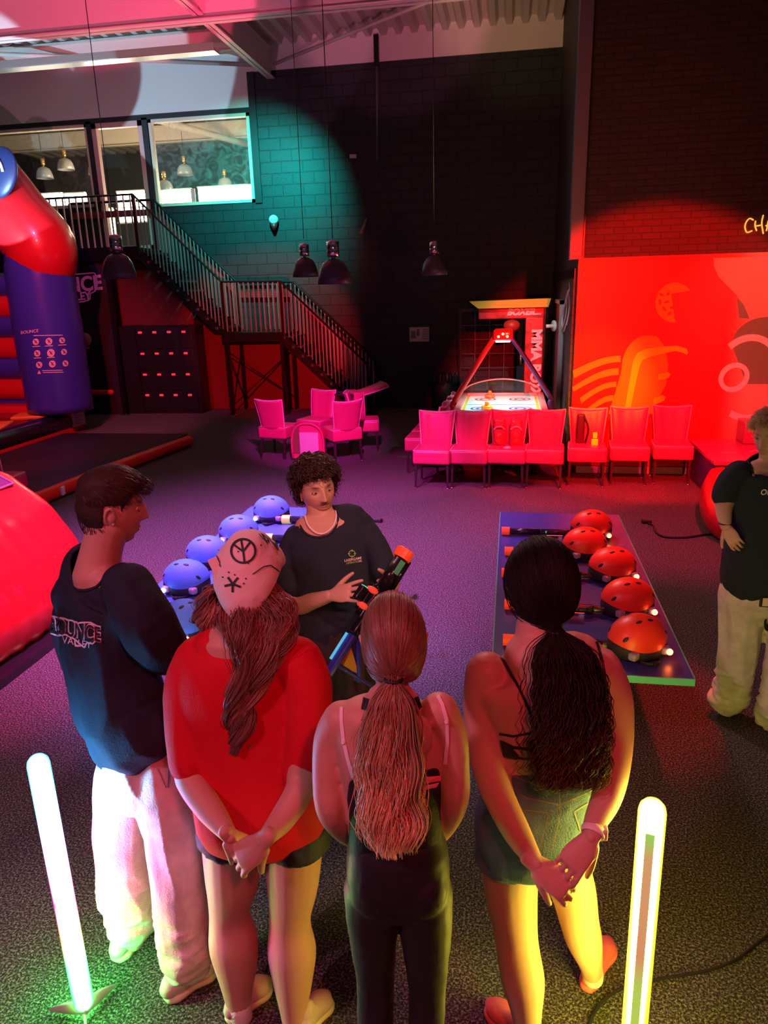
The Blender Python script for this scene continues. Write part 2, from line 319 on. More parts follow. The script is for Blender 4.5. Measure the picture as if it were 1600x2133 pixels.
for (x0, y0, y1, xr, yr0, yr1) in ((1193, 772, 788, 1293, 741, 754), (1192, 807, 816, 1289, 767, 781), (1208, 829, 840, 1284, 795, 806), (1223, 851, 860, 1278, 823, 835), (1190, 848, 862, 1200, 858, 866)):
    up = []; lo = []
    for i in range(13):
        t = i/12; e = math.sin(t*PI/2); up.append((x0+(xr-x0)*t, y0+(yr0-y0)*e)); lo.append((x0+3+(xr-x0-3)*t, y1+(yr1-y1)*e))
    band(b, up, lo)
flat(b, arc(1350, 770, 55, 72, 180, 262, 14)+[(1368, 700), (1385, 722), (1392, 760), (1388, 800), (1372, 830), (1362, 855), (1362, 862), (1268, 862), (1290, 790)], .0215)
b.build('orange_shapes', m_or, mural)
b = MB(); o_ = [(1300, 862), (1306, 826), (1313, 785), (1319, 752), (1328, 735), (1345, 727), (1380, 722), (1410, 720), (1430, 726), (1434, 734)]; i_ = [(1312, 862), (1318, 828), (1326, 790), (1333, 762), (1339, 750), (1352, 744), (1382, 736), (1408, 731), (1424, 735), (1431, 739)]
band(b, o_, i_, .024)
flat(b, [(1372, 780), (1392, 775), (1397, 779), (1394, 786), (1384, 790), (1371, 792)], .024); flat(b, [(1362, 829), (1380, 823), (1387, 827), (1384, 834), (1374, 839), (1361, 843)], .024)
b.build('letter_shape', m_yl, mural)
b = MB(); flat(b, arc(1405, 630, 39, 42, 60, 300, 30, 25)+[(1398, 612)]); b.build('ball_shape', m_or, mural)
b = MB()
for x, y, r, l in ((1378, 614, 30, 6), (1375, 629, 85, 7), (1389, 629, -15, 6), (1384, 643, 50, 6), (1400, 641, 10, 5), (1395, 653, -50, 6), (1410, 660, -10, 7), (1392, 612, -60, 5)): flat(b, arc(x, y, l, 2.8, 0, 360, 12, r), .024)
b.build('ball_mark', m_red2, mural)
b = MB(); band(b, arc(1555, 790, 75, 96, 215, 300, 30, 20), arc(1555, 790, 62, 82, 215, 300, 30, 20)); band(b, arc(1555, 782, 78, 96, 25, 118, 30), arc(1555, 782, 66, 82, 25, 118, 30))
band(b, arc(1529, 786, 34, 29, 0, 360, 36, -35), arc(1529, 786, 24, 18, 0, 360, 36, -35)); b.build('ring_shape', m_wh, mural)
b = MB(); flat(b, [(1486, 537), (1488, 555), (1496, 575), (1512, 592), (1530, 610), (1548, 632), (1558, 655), (1561, 664), (1640, 664), (1640, 690), (1660, 690), (1660, 534)], .0212); b.build('corner_shape', mat('mural_beige', (.42, .34, .24), .4), mural)
b = MB(); flat(b, [(1535, 620), (1549, 634), (1558, 655), (1561, 664), (1540, 662)], .024); flat(b, arc(1600, 720, 75, 60, 180, 285, 14)+[(1660, 800), (1555, 800)], .0215); b.build('green_shape', m_gr, mural)
b = MB()
def stroke(mb, pts, r=.009): mb.tube([P(x, y, YM-.012) for x, y in pts], r, 6, caps='round', sub=3)
stroke(b, [(1569, 458), (1562, 455), (1555, 462), (1552, 473), (1556, 484), (1566, 481)]); stroke(b, [(1574, 461), (1573, 470), (1576, 480)]); stroke(b, [(1574, 471), (1586, 469)]); stroke(b, [(1590, 449), (1587, 465), (1590, 486)]); stroke(b, [(1597, 480), (1603, 455), (1612, 478)]); stroke(b, [(1596, 470), (1612, 468)])
tag(b.build('neon_writing', mat('neon_yellow', (1, .6, .1), .4, emit=(1, .55, .06), es=.9), None, P(1590, 470, YM)), 'thin yellow handwritten CHA sign on dark brick above the mural', 'sign')
# windows of the upper room
def frame(b, x0, x1, z0, z1, t=.07, y0=YB-.02, y1=YB+.1):
    b.b2((x0, y0, z0), (x0+t, y1, z1)); b.b2((x1-t, y0, z0), (x1, y1, z1)); b.b2((x0, y0, z0), (x1, y1, z0+t)); b.b2((x0, y0, z1-t), (x1, y1, z1))
m_glass = bpy.data.materials.new('dusty_glass'); m_glass.use_nodes = True; nt = m_glass.node_tree; nt.nodes.clear()
o_ = nt.nodes.new('ShaderNodeOutputMaterial'); mx = nt.nodes.new('ShaderNodeMixShader'); tr = nt.nodes.new('ShaderNodeBsdfTransparent'); gl = nt.nodes.new('ShaderNodeBsdfPrincipled'); gl.inputs['Base Color'].default_value = (.6, .6, .58, 1); gl.inputs['Roughness'].default_value = .25
ns = nt.nodes.new('ShaderNodeTexNoise'); ns.inputs['Scale'].default_value = 5; ns.inputs['Detail'].default_value = 6; ns.inputs['Distortion'].default_value = 1.5; r_ = nt.nodes.new('ShaderNodeMapRange'); r_.inputs['From Min'].default_value = .42; r_.inputs['From Max'].default_value = .8; r_.inputs['To Min'].default_value = .03; r_.inputs['To Max'].default_value = .16
tc = nt.nodes.new('ShaderNodeTexCoord'); nt.links.new(tc.outputs['Object'], ns.inputs['Vector']); nt.links.new(ns.outputs[0], r_.inputs[0]); nt.links.new(r_.outputs[0], mx.inputs[0]); nt.links.new(tr.outputs[0], mx.inputs[1]); nt.links.new(gl.outputs[0], mx.inputs[2]); nt.links.new(mx.outputs[0], o_.inputs[0])
m_cream = mat('cream_frame', (.75, .62, .5), .5)
for n, x0, x1, z0, z1 in ((1, -13.5, -8.72, 4.28, 5.86), (2, -7.36, -5.22, 4.22, 5.86)):
    b = MB(); frame(b, x0, x1, z0, z1, .06)
    if n == 1: b.b2((-11.1, YB-.02, z0), (-11.0, YB+.1, z1))
    o = struct('window_%d' % n, b, m_cream); MB().b2((x0+.05, YB+.03, z0+.05), (x1-.05, YB+.036, z1-.05)).build('glass_pane', m_glass, o)
b = MB(); b.b2((-8.73, YB-.03, 3.38), (-8.62, YB+.12, 5.9)); b.b2((-7.5, YB-.03, 3.38), (-7.38, YB+.12, 5.9)); struct('trim_11', b, m_dark)
b = MB(); frame(b, -8.62, -7.5, 3.38, 5.86, .1); struct('door_1', b, mat('pink_frame', (.75, .45, .42), .5))
# upper room behind the glass
b = MB().b2((-15, YB+.2, 3.28), (-5, 24, 3.38)); struct('floor_upper', b, mat('upper_floor', (.25, .22, .2), .5))
b = MB().b2((-15, 23.5, 3.38), (-5, 23.7, 7)).b2((-5.15, YB+.2, 3.38), (-5, 23.7, 7)).b2((-15.1, YB+.2, 3.38), (-15, 23.7, 7)); struct('wall_upper', b, mat('upper_wall', (.10, .09, .085), .7))
b = MB(); x = -15.0
while x < -5:
    b.add([(x, YB+.2, 6.75), (x+.14, YB+.2, 6.75), (x+.19, YB+.2, 6.87), (x+.3, YB+.2, 6.87), (x+.35, YB+.2, 6.75), (x, 23.6, 6.75), (x+.14, 23.6, 6.75), (x+.19, 23.6, 6.87), (x+.3, 23.6, 6.87), (x+.35, 23.6, 6.75)], [(0, 1, 6, 5), (1, 2, 7, 6), (2, 3, 8, 7), (3, 4, 9, 8)]); x += .35
b.b2((-15, YB+.2, 6.88), (-5, 23.7, 6.95)); ibeam(b, (-15, 19.5, 6.2), (-5, 19.5, 6.2), .4, .15); b.tube([(-9.6, YB+.4, 6.6), (-6.2, 20.5, 6.0)], .08, 8); struct('ceiling_upper', b, mat('upper_steel', (.6, .52, .42), .5))
def lightbox(px0, px1, y0, y1, Y, label):
    a, c = P(px0, y0, Y), P(px1, y1, Y)
    o = thing('glowing_box', label, 'light', (a+c)/2, 'glowing light panels of the upper room')
    MB().b2((a.x, Y, c.z), (c.x, Y+.1, a.z)).build('diffuser', mat('warm_diffuser', (1, .9, .7), .5, emit=(1, .86, .6), es=14), o)
    b = MB(); t = .03
    b.b2((a.x-t, Y+.01, a.z), (c.x+t, Y+.12, a.z+t)); b.b2((a.x-t, Y+.01, c.z-t), (c.x+t, Y+.12, c.z)); b.b2((a.x-t, Y+.11, c.z), (c.x+t, Y+.14, a.z)); b.build('housing', m_steel, o)
lightbox(78, 128, 405, 438, 17.2, 'glowing light panel behind the left window, beside the inflatable arch')
lightbox(134, 176, 404, 437, 17.2, 'glowing light panel behind the left window, above the white balusters')
lightbox(243, 304, 400, 430, 17.2, 'topmost glowing light panel in the open doorway of the upper room')
lightbox(243, 302, 435, 460, 17.0, 'middle glowing light panel in the open doorway of the upper room')
lightbox(220, 236, 435, 495, 17.0, 'narrow upright glowing light panel at the left of the doorway')
lightbox(314, 396, 398, 425, 17.2, 'glowing light panel behind the right window, left of the pink cloth')
lightbox(412, 526, 391, 419, 17.2, 'glowing light panel behind the right window, right of the pink cloth')
b = MB().box(P(403, 410, 17.0), (.1, .03, .35), bev=.01); tag(b.build('hanging_cloth', mat('pink_cloth', (.7, .25, .3), .8), None, P(403, 410, 17.0)), 'pink cloth hanging between two light panels behind the right window', 'cloth')
light('POINT', 'upper_glow', (-9.5, 17.6, 5.0), (0, 0, 0), (1, .85, .6), 120, .3)
light('POINT', 'upper_glow', (-6.4, 17.6, 5.0), (0, 0, 0), (1, .85, .6), 120, .3)
# ---- pendant lamps
def bell(r, h, mname, mcol, cap_h, cap_r, top_mat, cordlen, rough=.35):
    root = bpy.data.objects.new('pendant_lamp', None); C.objects.link(root)
    pr = [(cap_r*.8, h), (cap_r*1.0, h*.98), (r*.62, h*.86), (r*.82, h*.62), (r*.94, h*.3), (r, .0), (r-.008, .0), (r*.92, h*.3), (r*.8, h*.6), (r*.58, h*.84), (.01, h*.93)]
    MB().lathe((0, 0, 0), pr, 32).build('lamp_shade', mat(mname, mcol, rough, .2), root)
    MB().lathe((0, 0, h+.03), [(0, 0), (cap_r, 0), (cap_r, cap_h*.45), (cap_r*.94, cap_h*.5), (cap_r, cap_h*.55), (cap_r, cap_h), (cap_r*.3, cap_h+.02), (0, cap_h+.02)], 24).tube([(0, 0, h-.01), (0, 0, h+.04)], cap_r*.35, 10).build('lamp_cap', top_mat, root)
    MB().tube([(0, 0, h+cap_h), (0, 0, cordlen)], .006, 6).build('cord', m_black, root)
    MB().ball((0, 0, h*.5), .04, 12).build('bulb', mat('dull_bulb', (.4, .35, .3), .3), root)
    return root
chrome = mat('chrome', (.8, .8, .8), .18, 1)
L = bell(.235, .33, 'grey_shade', (.09, .08, .10), .2, .085, chrome, 4.3)
lamps = [(250, 580, 9.2, 'large dark bell pendant lamp hanging in front of the upper flight of stairs', 1.0),
         (637, 577, 11.0, 'small red-lit bell pendant lamp hanging left beside a bigger one before the wall', .95),
         (697, 592, 9.6, 'purple-red bell pendant lamp with a chrome cap raised above its shade', 1.0),
         (905, 573, 10.6, 'dark bell pendant lamp with a coppery cap hanging alone before the black wall', .9)]
for i, (x, y, Y, lab, sc) in enumerate(lamps):
    o = L if i == 0 else copy_tree(L); p = P(x, y, Y); o.location = p; tag(o, lab, 'lamp')
    s_ = px({0: 35, 1: 27, 2: 35, 3: 27}[i], p)/.235; o.scale = (s_, s_, s_)
    for ch in o.children:
        if ch.name.startswith('cord'): ch.scale = (1, 1, (6.98-p.z)/s_/4.3); ch.location.z = .0
L2 = bell(.2, .26, 'glass_shade', (.35, .33, .3), .14, .05, mat('brass', (.7, .42, .12), .3, .9), 1.0)
ul = [(94, 372, 17.6, 'left-hand window, nearest the inflatable'), (138, 354, 17.8, 'left-hand window, second from the left'), (200, 364, 19, 'left-hand window, at its right frame post'), (345, 400, 17.4, 'right-hand window, above the left light panel'), (386, 365, 19, 'right-hand window, where two beams cross'), (470, 393, 19, 'right-hand window, near its right end')]
for i, (x, y, Y, lab) in enumerate(ul):
    o = L2 if i == 0 else copy_tree(L2); o.location = P(x, y, Y); tag(o, 'bell lamp with brass cap seen through the ' + lab, 'lamp', None)
# wall bits
p = P(570, 458, YB-.12); t = thing('wall_lamp', 'small round globe lamp on the teal-lit block wall', 'lamp', p)
MB().ball(p, .095, 20).build('globe', mat('white_globe', (.85, .9, .9), .3), t); MB().lathe(p-V3((0, 0, .19)), [(0, 0), (.03, 0), (.075, .11), (.0, .12)], 16).tube([p-V3((0, 0, .15)), p+V3((0, .12, -.15))], .02, 8).build('lamp_base', mat('red_base', (.3, .02, .03), .4), t)
p = P(736, 326, YB); tag(MB().box(p-V3((0, .02, 0)), (.14, .04, .07), bev=.01).build('wall_socket', m_white, None, p), 'small white box fixed high on the dark block wall', 'socket')
p = P(785, 130, YB-.1); q = P(786, 333, YB-.1); t = thing('drain_pipe', 'thin dark pipe hanging down the wall from the white band', 'pipe', p)
MB().tube([p, q], .022, 8).build('pipe', mat('grey_pipe', (.12, .13, .15), .4), t); MB().box(p+V3((0, 0, .2)), (.09, .09, .5)).build('bracket', m_black, t)
p = P(757, 472, YB-.2); tag(MB().tube([P(753, 486, YB-.35), P(763, 457, YB-.02)], [.035, .02], 12, caps='round').build('wall_spot', mat('grey_spot', (.25, .22, .22), .4), None, p), 'short slanted lamp arm sticking out of the dark block wall', 'lamp')
p = P(873, 696, YB-.012); t = thing('poster', 'white printed notice with plan and text on the black wall', 'poster', p)
MB().b2(P(853, 682, YB-.01), P(894, 711, YB-.002)).build('sheet', mat('paper', (.62, .6, .62), .7), t)
b = MB()
for i in range(6): b.b2(P(880, 685+i*4, YB-.012), P(892, 686.4+i*4, YB-.0115))
b.b2(P(856, 690, YB-.012), P(866, 705, YB-.0115)); b.b2(P(868, 686, YB-.012), P(874, 700, YB-.0115)); b.build('print', mat('ink', (.22, .22, .24), .8), t)
# trash bin
p = V3((-1.32, YB-.35, 0)); t = thing('trash_bin', 'black waste bin with a crumpled bag by the black wall', 'bin', p)
MB().lathe(p, [(0, 0), (.2, 0), (.25, .72), (.235, .72), (.2, .1), (0, .1)], 24).build('bin_body', m_rubber, t)
b = MB(); 
for k in range(24):
    a = 2*PI*k/24; r = .27+.02*math.sin(k*2.7); b.tube([p+V3((r*math.cos(a), r*math.sin(a), .62+.04*math.sin(k*1.7))), p+V3((.255*math.cos(a), .255*math.sin(a), .75+.03*math.sin(k*3.1)))], .03, 6, caps='round')
b.build('bin_bag', mat('shiny_bag', (.03, .03, .035), .25), t)
# lattice door and cabinet on the back wall
t = thing('lattice_gate', 'dark folding lattice gate in front of the black back wall', 'gate', V3((-.3, YB-.1, 0)))
b = MB(); x0, x1, z1 = -1.02, .45, 1.98
for i in range(6): x = x0+(x1-x0)*i/5; b.b2((x-.012, YB-.12, 0), (x+.012, YB-.09, z1))
for i in range(8): z = z1*i/7; b.b2((x0, YB-.13, z-.01), (x1, YB-.11, z+.01))
b.build('bars', mat('grey_bars', (.08, .08, .09), .4, .5), t); MB().b2((x0-.05, YB-.14, 0), (x0, YB-.02, 2.02)).b2((x1, YB-.14, 0), (x1+.05, YB-.02, 2.02)).b2((x0, YB-.14, 1.98), (x1, YB-.02, 2.03)).build('gate_frame', m_black, t)
t = thing('door_leaf', 'dark side door with a small handle, right of the lattice gate', 'door', V3((.2, YB-.4, 0)))
MB().b2((.12, YB-.6, 0), (.7, YB-.55, 2.0)).build('panel', mat('dark_door', (.03, .02, .035), .5), t)
MB().box((.2, YB-.63, 1.05), (.05, .02, .22), bev=.005).tube([(.2, YB-.63, 1.1), (.2, YB-.68, 1.1), (.3, YB-.68, 1.1)], .011, 8).build('door_handle', chrome, t)
t = thing('side_door', 'narrow dark door frame with white closer on the right side wall', 'door', V3((XS, 12.4, 0)))
MB().b2((XS-.05, 12.0, 0), (XS-.005, 13.2, 2.15)).build('panel', mat('dark_door', (.03, .02, .035), .5), t)
MB().b2((XS-.075, 11.9, 0), (XS-.005, 12.0, 2.2)).b2((XS-.075, 11.9, 2.14), (XS-.005, 13.2, 2.2)).build('door_frame', mat('grey_frame', (.2, .19, .22), .4), t)
b = MB(); p = V3((XS-.09, 12.8, 1.78)); b.lathe(p, [(0, 0), (.09, 0), (.09, .03), (0, .03)], 20, ax=(-1, -.4, 0)).tube([p, p+V3((-.14, -.05, 0))], .03, 10); b.build('door_closer', mat('white_plastic', (.8, .78, .76), .4), t)
b = MB().b2((XS-.053, 12.25, 1.2), (XS-.051, 12.5, 1.6)); b.build('door_notice', mat('blue_notice', (.05, .05, .35), .5), t); MB().b2((XS-.054, 12.3, 1.66), (XS-.051, 12.36, 1.84)).build('white_sign', m_white, t)
# scribbled wall drawing on the side panel
b = MB()
for k, pts in enumerate([[(1186, 588), (1187, 600), (1184, 612), (1186, 640), (1182, 665), (1175, 690)], [(1184, 605), (1178, 630), (1172, 655), (1171, 680)], [(1181, 620), (1180, 650), (1174, 678), (1170, 688)], [(1186, 612), (1187, 640), (1181, 676)]]):
    o_ = []
    for x, y in pts:
        v = ray(x, y); tt = (XS-.034)/v.x; o_.append(CP+v*tt)
    b.tube(o_, .012, 5, sub=3)
tag(b.build('chalk_drawing', mat('chalk', (.55, .5, .55), .8), None, (XS-.03, 10.6, 1.6)), 'scribbled white line drawing on the dark side panel beside the mural', 'drawing')
# floor cable by the mural and by the lamp tube
b = MB(); b.tube([G(x, y, .012) for x, y in ((1350, 1090), (1362, 1095), (1367, 1108), (1385, 1118), (1430, 1119), (1470, 1113), (1500, 1112), (1505, 1098))], .011, 6, sub=5).box(G(1347, 1086, .02), (.1, .06, .035), bev=.01)
tag(b.build('floor_cable', m_rubber, None, G(1400, 1100)), 'black cable with a plug lying on the reddish carpet behind the right table', 'cable')
b = MB(); b.tube([G(x, y, .008) for x, y in ((1222, 2150), (1238, 2110), (1262, 2080), (1305, 2055), (1370, 2040), (1470, 2022), (1530, 2000), (1570, 1970), (1610, 1940), (1680, 1890))], .006, 6, sub=5)
tag(b.build('lamp_cable', m_rubber, None, G(1300, 2050)), 'thin dark cable on the carpet running past the yellow light tube', 'cable')
# ================================================================== staircase
m_stair = mat('stair_black', (.02, .02, .023), .32, .5)
m_tread = mat('tread_plate', (.06, .06, .065), .3, .6, bump=.3, bscale=120)
Y0, Y1 = 14.5, 15.38
st = thing('staircase', 'black steel staircase with a landing climbing the back wall to the upper room', 'stairs', V3((-5.1, 14.9, 0)))
A0, A1, B0, B1 = V3((-7.4, 0, 3.38)), V3((-5.72, 0, 1.69)), V3((-4.5, 0, 1.67)), V3((-2.82, 0, .0))
def yv(p, y, dz=0): return V3((p.x, y, p.z+dz))
for (a, c) in ((A0, A1), (B0, B1)):
    for y in (Y0, Y1):
        MB().prism([yv(a, y-.02, -.02), yv(c, y-.02, -.02), yv(c, y-.02, -.0)+V3((-.2, 0, 0)), yv(a, y-.02, -.26)], (0, .035, 0)).build('stringer', m_stair, st)
    for i in range(9):
        t = (i+.5)/9; p = a.lerp(c, t)
        b = MB().b2((p.x-.13, Y0, p.z-.02), (p.x+.13, Y1, p.z+.01)); b.b2((p.x+.11, Y0, p.z-.03), (p.x+.13, Y1, p.z+.012)); tr = b.build('tread', m_tread, st)
        MB().b2((p.x-.11, Y0-.035, p.z-.03), (p.x-.06, Y0-.02, p.z+.02)).build('bolt_plate', chrome, tr)
b = MB().b2((-5.75, Y0, 1.63), (-4.5, Y1, 1.67)); b.build('landing', m_tread, st)
MB().b2((-5.77, Y0-.04, 1.5), (-4.48, Y0, 1.68)).build('landing_frame', m_stair, st); MB().b2((-5.77, Y1, 1.5), (-4.48, Y1+.03, 1.68)).build('landing_frame', m_stair, st)
MB().b2((-9.6, Y0, 3.33), (-7.4, YB, 3.38)).b2((-9.6, Y0-.05, 3.15), (-7.38, Y0, 3.4)).build('platform', m_stair, st)
RH = .98
def rail(y, name_h):
    pts = [yv(V3((-9.3, 0, 3.38)), y, RH), yv(A0, y, RH), yv(A1, y, RH), yv(B0, y, RH), yv(B1, y, RH+.05), V3((-2.72, y, .0))]
    if name_h: b = MB(); b.tube(pts, .022, 8, smooth=False); b.tube([yv(A0, y, .5), yv(A1, y, .5)], .0, 4) if 0 else None; b.build('handrail', m_stair, st)
    else:
        b = MB()
        for i in range(5): 
            a, c = pts[i] if i < 5 else None, pts[i+1]
            b.prism([pts[i]+V3((0, -.01, 0)), pts[i+1]+V3((0, -.01, 0)), pts[i+1]+V3((0, -.01, -.03)), pts[i]+V3((0, -.01, -.03))], (0, .02, 0)) if i < 4 else None
        b.tube(pts[:5], .022, 8, smooth=False); b.build('handrail', m_stair, st)
rail(Y0, True); rail(Y1, False)
b = MB()
for i in range(4):
    q = [yv(V3((-9.3, 0, 3.38)), Y1, .80), yv(A0, Y1, .8), yv(A1, Y1, .8), yv(B0, Y1, .8), yv(B1, Y1, .8)]
    b.prism([q[i], q[i+1], q[i+1]+V3((0, 0, -.13)), q[i]+V3((0, 0, -.13))], (0, .03, 0))
b.build('kick_board', mat('board_red', (.25, .015, .02), .5), st)
far = MB(); segs = [(A0, A1, 22), (A1, B0, 12), (B0, B1, 22)]
m_bal = mat('baluster_steel', (.38, .38, .40), .3, .5)
for (a, c, n) in segs:
    for i in range(n):
        p = a.lerp(c, (i+.5)/n); MB().b2((p.x-.011, Y0-.015, p.z+.02), (p.x+.011, Y0+.005, p.z+RH)).build('baluster', m_bal, st)
        far.b2((p.x-.011, Y1-.01, p.z+.02), (p.x+.011, Y1+.01, p.z+RH))
for i in range(13):
    x = -9.2+i*.145
    if x < -7.45: MB().b2((x-.013, Y0-.015, 3.4), (x+.013, Y0+.005, 3.38+RH)).build('baluster', mat('pale_baluster', (.55, .5, .45), .4), st)
tag(far.build('far_balusters', m_bal, st), kind='stuff')
for x, z, s0 in ((-9.3, 3.38, .98), (-7.4, 3.38, .98), (-5.72, 1.67, .98), (-4.5, 1.67, .98), (-2.74, 0, .98)):
    for y in (Y0, Y1): MB().b2((x-.025, y-.025, z), (x+.025, y+.025, z+s0)).build('post', m_stair, st)
for x, z in ((-5.7, 1.5), (-4.55, 1.5), (-9.45, 3.2), (-8.15, 3.2)):
    for y in (Y0, Y1-.1): 
        o = MB().b2((x-.035, y-.035, 0), (x+.035, y+.035, z)).build('support_column', m_stair, st)
        MB().b2((x-.09, y-.09, 0), (x+.09, y+.09, .015)).b2((x-.07, y-.075, .015), (x-.05, y-.055, .05)).b2((x+.05, y-.075, .015), (x+.07, y-.055, .05)).build('foot_plate', chrome, o)
MB().tube([(-5.7, Y0, .2), (-4.55, Y0+.9, 1.3)], .012, 6).tube([(-5.7, Y0, 1.3), (-4.55, Y0+.9, .2)], .012, 6).tube([(-5.7, Y0, .2), (-5.7, Y1-.1, 1.3)], .012, 6).tube([(-5.7, Y0, 1.3), (-5.7, Y1-.1, .2)], .012, 6).build('brace', m_stair, st)
m_rp = mat('dark_red_panel', (.16, .02, .022), .5)
t = tag(MB().prism([(-6.6, 15.42, 0), (-3.3, 15.42, 0), (-4.6, 15.42, 1.45), (-5.9, 15.42, 1.45), (-6.6, 15.42, 1.9)], (0, .03, 0)).build('stair_panel', mat('red_wall_panel', (.17, .01, .012), .5), None, (-5, 15.42, .8)), 'red painted wall panel closing the space under the stairs', 'panel')
t = tag(MB().prism([(-9.2, 15.2, 0), (-6.7, 15.2, 0), (-6.7, 15.2, 2.3), (-7.9, 15.2, 3.2), (-9.2, 15.2, 3.2)], (0, .03, 0)).build('back_panel', m_rp, None, (-8, 15.2, 1.5)), 'dark red wall panel behind the locker cabinet under the upper flight', 'panel')
t = thing('sign_panel', 'black wall panel with pink outlined lettering beside the blue inflatable column', 'panel', V3((-9.7, 14.62, 1.6)))
q = [P(140, 512, 14.6), P(228, 512, 14.6)]
MB().b2((-11.2, 14.6, 0), (P(232, 600, 14.6).x, 14.64, 3.3)).build('board', mat('dark_violet_board', (.03, .018, .03), .5), t)
pk = mat('pink_print', (.75, .12, .45), .5, emit=(.8, .1, .45), es=.12); b = MB()
c_ = P(165, 596, 14.59); add_text(b, 'BOUNCE', .40, c_+V3((-.30, 0, 0)), (1, 0, .06), (0, 0, 1), bold=.012); b.build('lettering', pk, t)
b = MB(); add_text(b, 'VALLEY', .22, P(160, 619, 14.59)+V3((-.05, 0, 0)), (1, 0, .06), (0, 0, 1), bold=.006); b.build('lettering', pk, t)
b = MB(); ol = [(120, 575), (150, 572), (178, 570), (196, 569), (200, 578), (203, 590), (198, 606), (188, 612), (186, 624), (168, 629), (150, 630)]
b.tube([P(x, y, 14.59) for x, y in ol], .012, 6, sub=4); b.build('outline', pk, t)
p = P(178, 707, 14.58); b = MB().lathe(p, [(0, 0), (.14, 0), (.14, .01), (0, .01)], 24, ax=(0, -1, 0)); b.b2(P(171, 722, 14.59), P(187, 727, 14.58)); b.build('round_notice', mat('notice_print', (.6, .2, .3), .6), t)
MB().tube([P(168, 817, 14.55), P(232, 817, 14.55)], .055, 12, caps='round').build('padded_rail', mat('red_foam', (.8, .02, .02), .5), t)
# lockers
x0, x1, z0, z1 = -7.82, -6.52, .05, 1.80
lk = thing('locker_cabinet', 'black locker cabinet with sixteen doors and red locks under the stairs', 'lockers', V3(((x0+x1)/2, 14.95, 0)))
MB().b2((x0-.42, 14.72, 0), (x0, 15.18, z1+.05)).b2((x0, 14.75, 0), (x1+.04, 15.18, z1+.04)).build('body', mat('locker_body', (.015, .014, .018), .4), lk)
for c in range(4):
    for r in range(4):
        wx = (x1-x0)/4; a = x0+c*wx; zz = z0+r*(z1-z0)/4
        d = MB().b2((a+.012, 14.73, zz+.01), (a+wx-.05, 14.75, zz+(z1-z0)/4-.01), bev=.004).build('door', mat('locker_door', (.02, .017, .022), .3), lk)
        MB().box((a+wx*.36, 14.715, zz+(z1-z0)/4-.09), (.085, .03, .045), bev=.012).build('lock', mat('red_lock', (.85, .05, .08), .4, emit=(1, .05, .1), es=.6), d)
# ================================================================== inflatable bouncer
m_blue = mat('vinyl_blue', (.045, .05, .42), .28, bump=.12, bscale=3, coat=.3); m_redv = mat('vinyl_red', (.62, .012, .02), .28, bump=.12, bscale=3, coat=.3)
m_blk = mat('vinyl_black', (.012, .015, .02), .22, bump=.5, bscale=5, coat=.6); m_orv = mat('vinyl_orange', (.85, .28, .03), .35, bump=.2, bscale=4)
bn = thing('inflatable_bouncer', 'large red and blue inflatable bouncer with a column, arch and padded front', 'inflatable', V3((-9.0, 11.7, 0)))
cb, ct = P(127, 850, 12.5), P(78, 545, 12.5)
MB().tube([V3((cb.x, cb.y, .42)), cb.lerp(ct, .25), cb.lerp(ct, .5), cb.lerp(ct, .75), ct, ct+V3((-.12, 0, .25))], [.58, .585, .6, .585, .565, .5], 40, caps=True, sub=4).build('column', m_blue, bn)
a0, a1 = P(82, 520, 12.5), P(-15, 385, 12.5)
arm = MB().tube([a0+V3((.03, 0, -.12)), a0+V3((0, 0, .12)), a0.lerp(a1, .5), a1, P(-80, 320, 12.5)], [.60, .61, .60, .56, .52], 40, caps='round', sub=4).build('arch_tube', m_redv, bn)
q = P(0, 360, 11.92); b = MB(); b.ball(q, (.30, .08, .42), 28, R=Matrix.Rotation(.5, 3, 'Y')); b.build('badge', mat('badge_blue', (.02, .03, .12), .4), arm)
b = MB(); b.tube([q+V3((-.05+.17*math.cos(k*.35), -.09, .25*math.sin(k*.35))) for k in range(15)], .025, 8, sub=2); b.build('badge_mark', m_white, arm)
cols = [m_blue, m_redv]
for k in range(7):
    z = P(20, 595+k*43, 13.3).z
    MB().tube([(-13, 13.4, z), (-9.0, 13.3, z)], .235, 20, caps='round').build('wall_tube', cols[(k) % 2], bn)
Xe = -8.12
MB().b2((-13, 10.1, .0), (Xe-.03, 12.9, .10)).build('base_skirt', m_redv, bn)
b = MB().tube([(Xe-.18, 9.4, .20), (Xe-.18, 11.0, .20), (Xe-.18, 12.5, .20)], [(.18, .19)]*3, 24, caps='round'); b.build('front_roll', m_blk, bn)
b = MB().b2((-13, 9.4, .1), (Xe-.16, 12.9, .38), bev=.06); b.build('jump_floor', m_blk, bn)
for k, (x, y, w, d) in enumerate(((-8.68, 12.15, .62, .6), (-8.72, 11.0, .6, .75), (-9.8, 11.6, .9, .7), (-8.8, 9.9, .6, .6))):
    MB().box((x, y, .385), (w, d, .05), bev=.024, rot=.35).build('floor_patch', m_orv, bn)
b = MB().b2((-13, 12.45, .0), (Xe, 12.98, .50), bev=.10); b.build('corner_block', m_redv, bn)
b = MB().b2((Xe-.02, 12.5, .1), (Xe+.012, 12.9, .44)); b.build('warning_label', mat('label_white', (.75, .62, .65), .6), bn)
b = MB()
for i in range(7): b.b2((Xe+.012, 12.54, .14+i*.04), (Xe+.015, 12.78+.08*math.sin(i*2.3), .152+i*.04))
b.build('label_print', mat('ink', (.22, .22, .24), .8), bn)
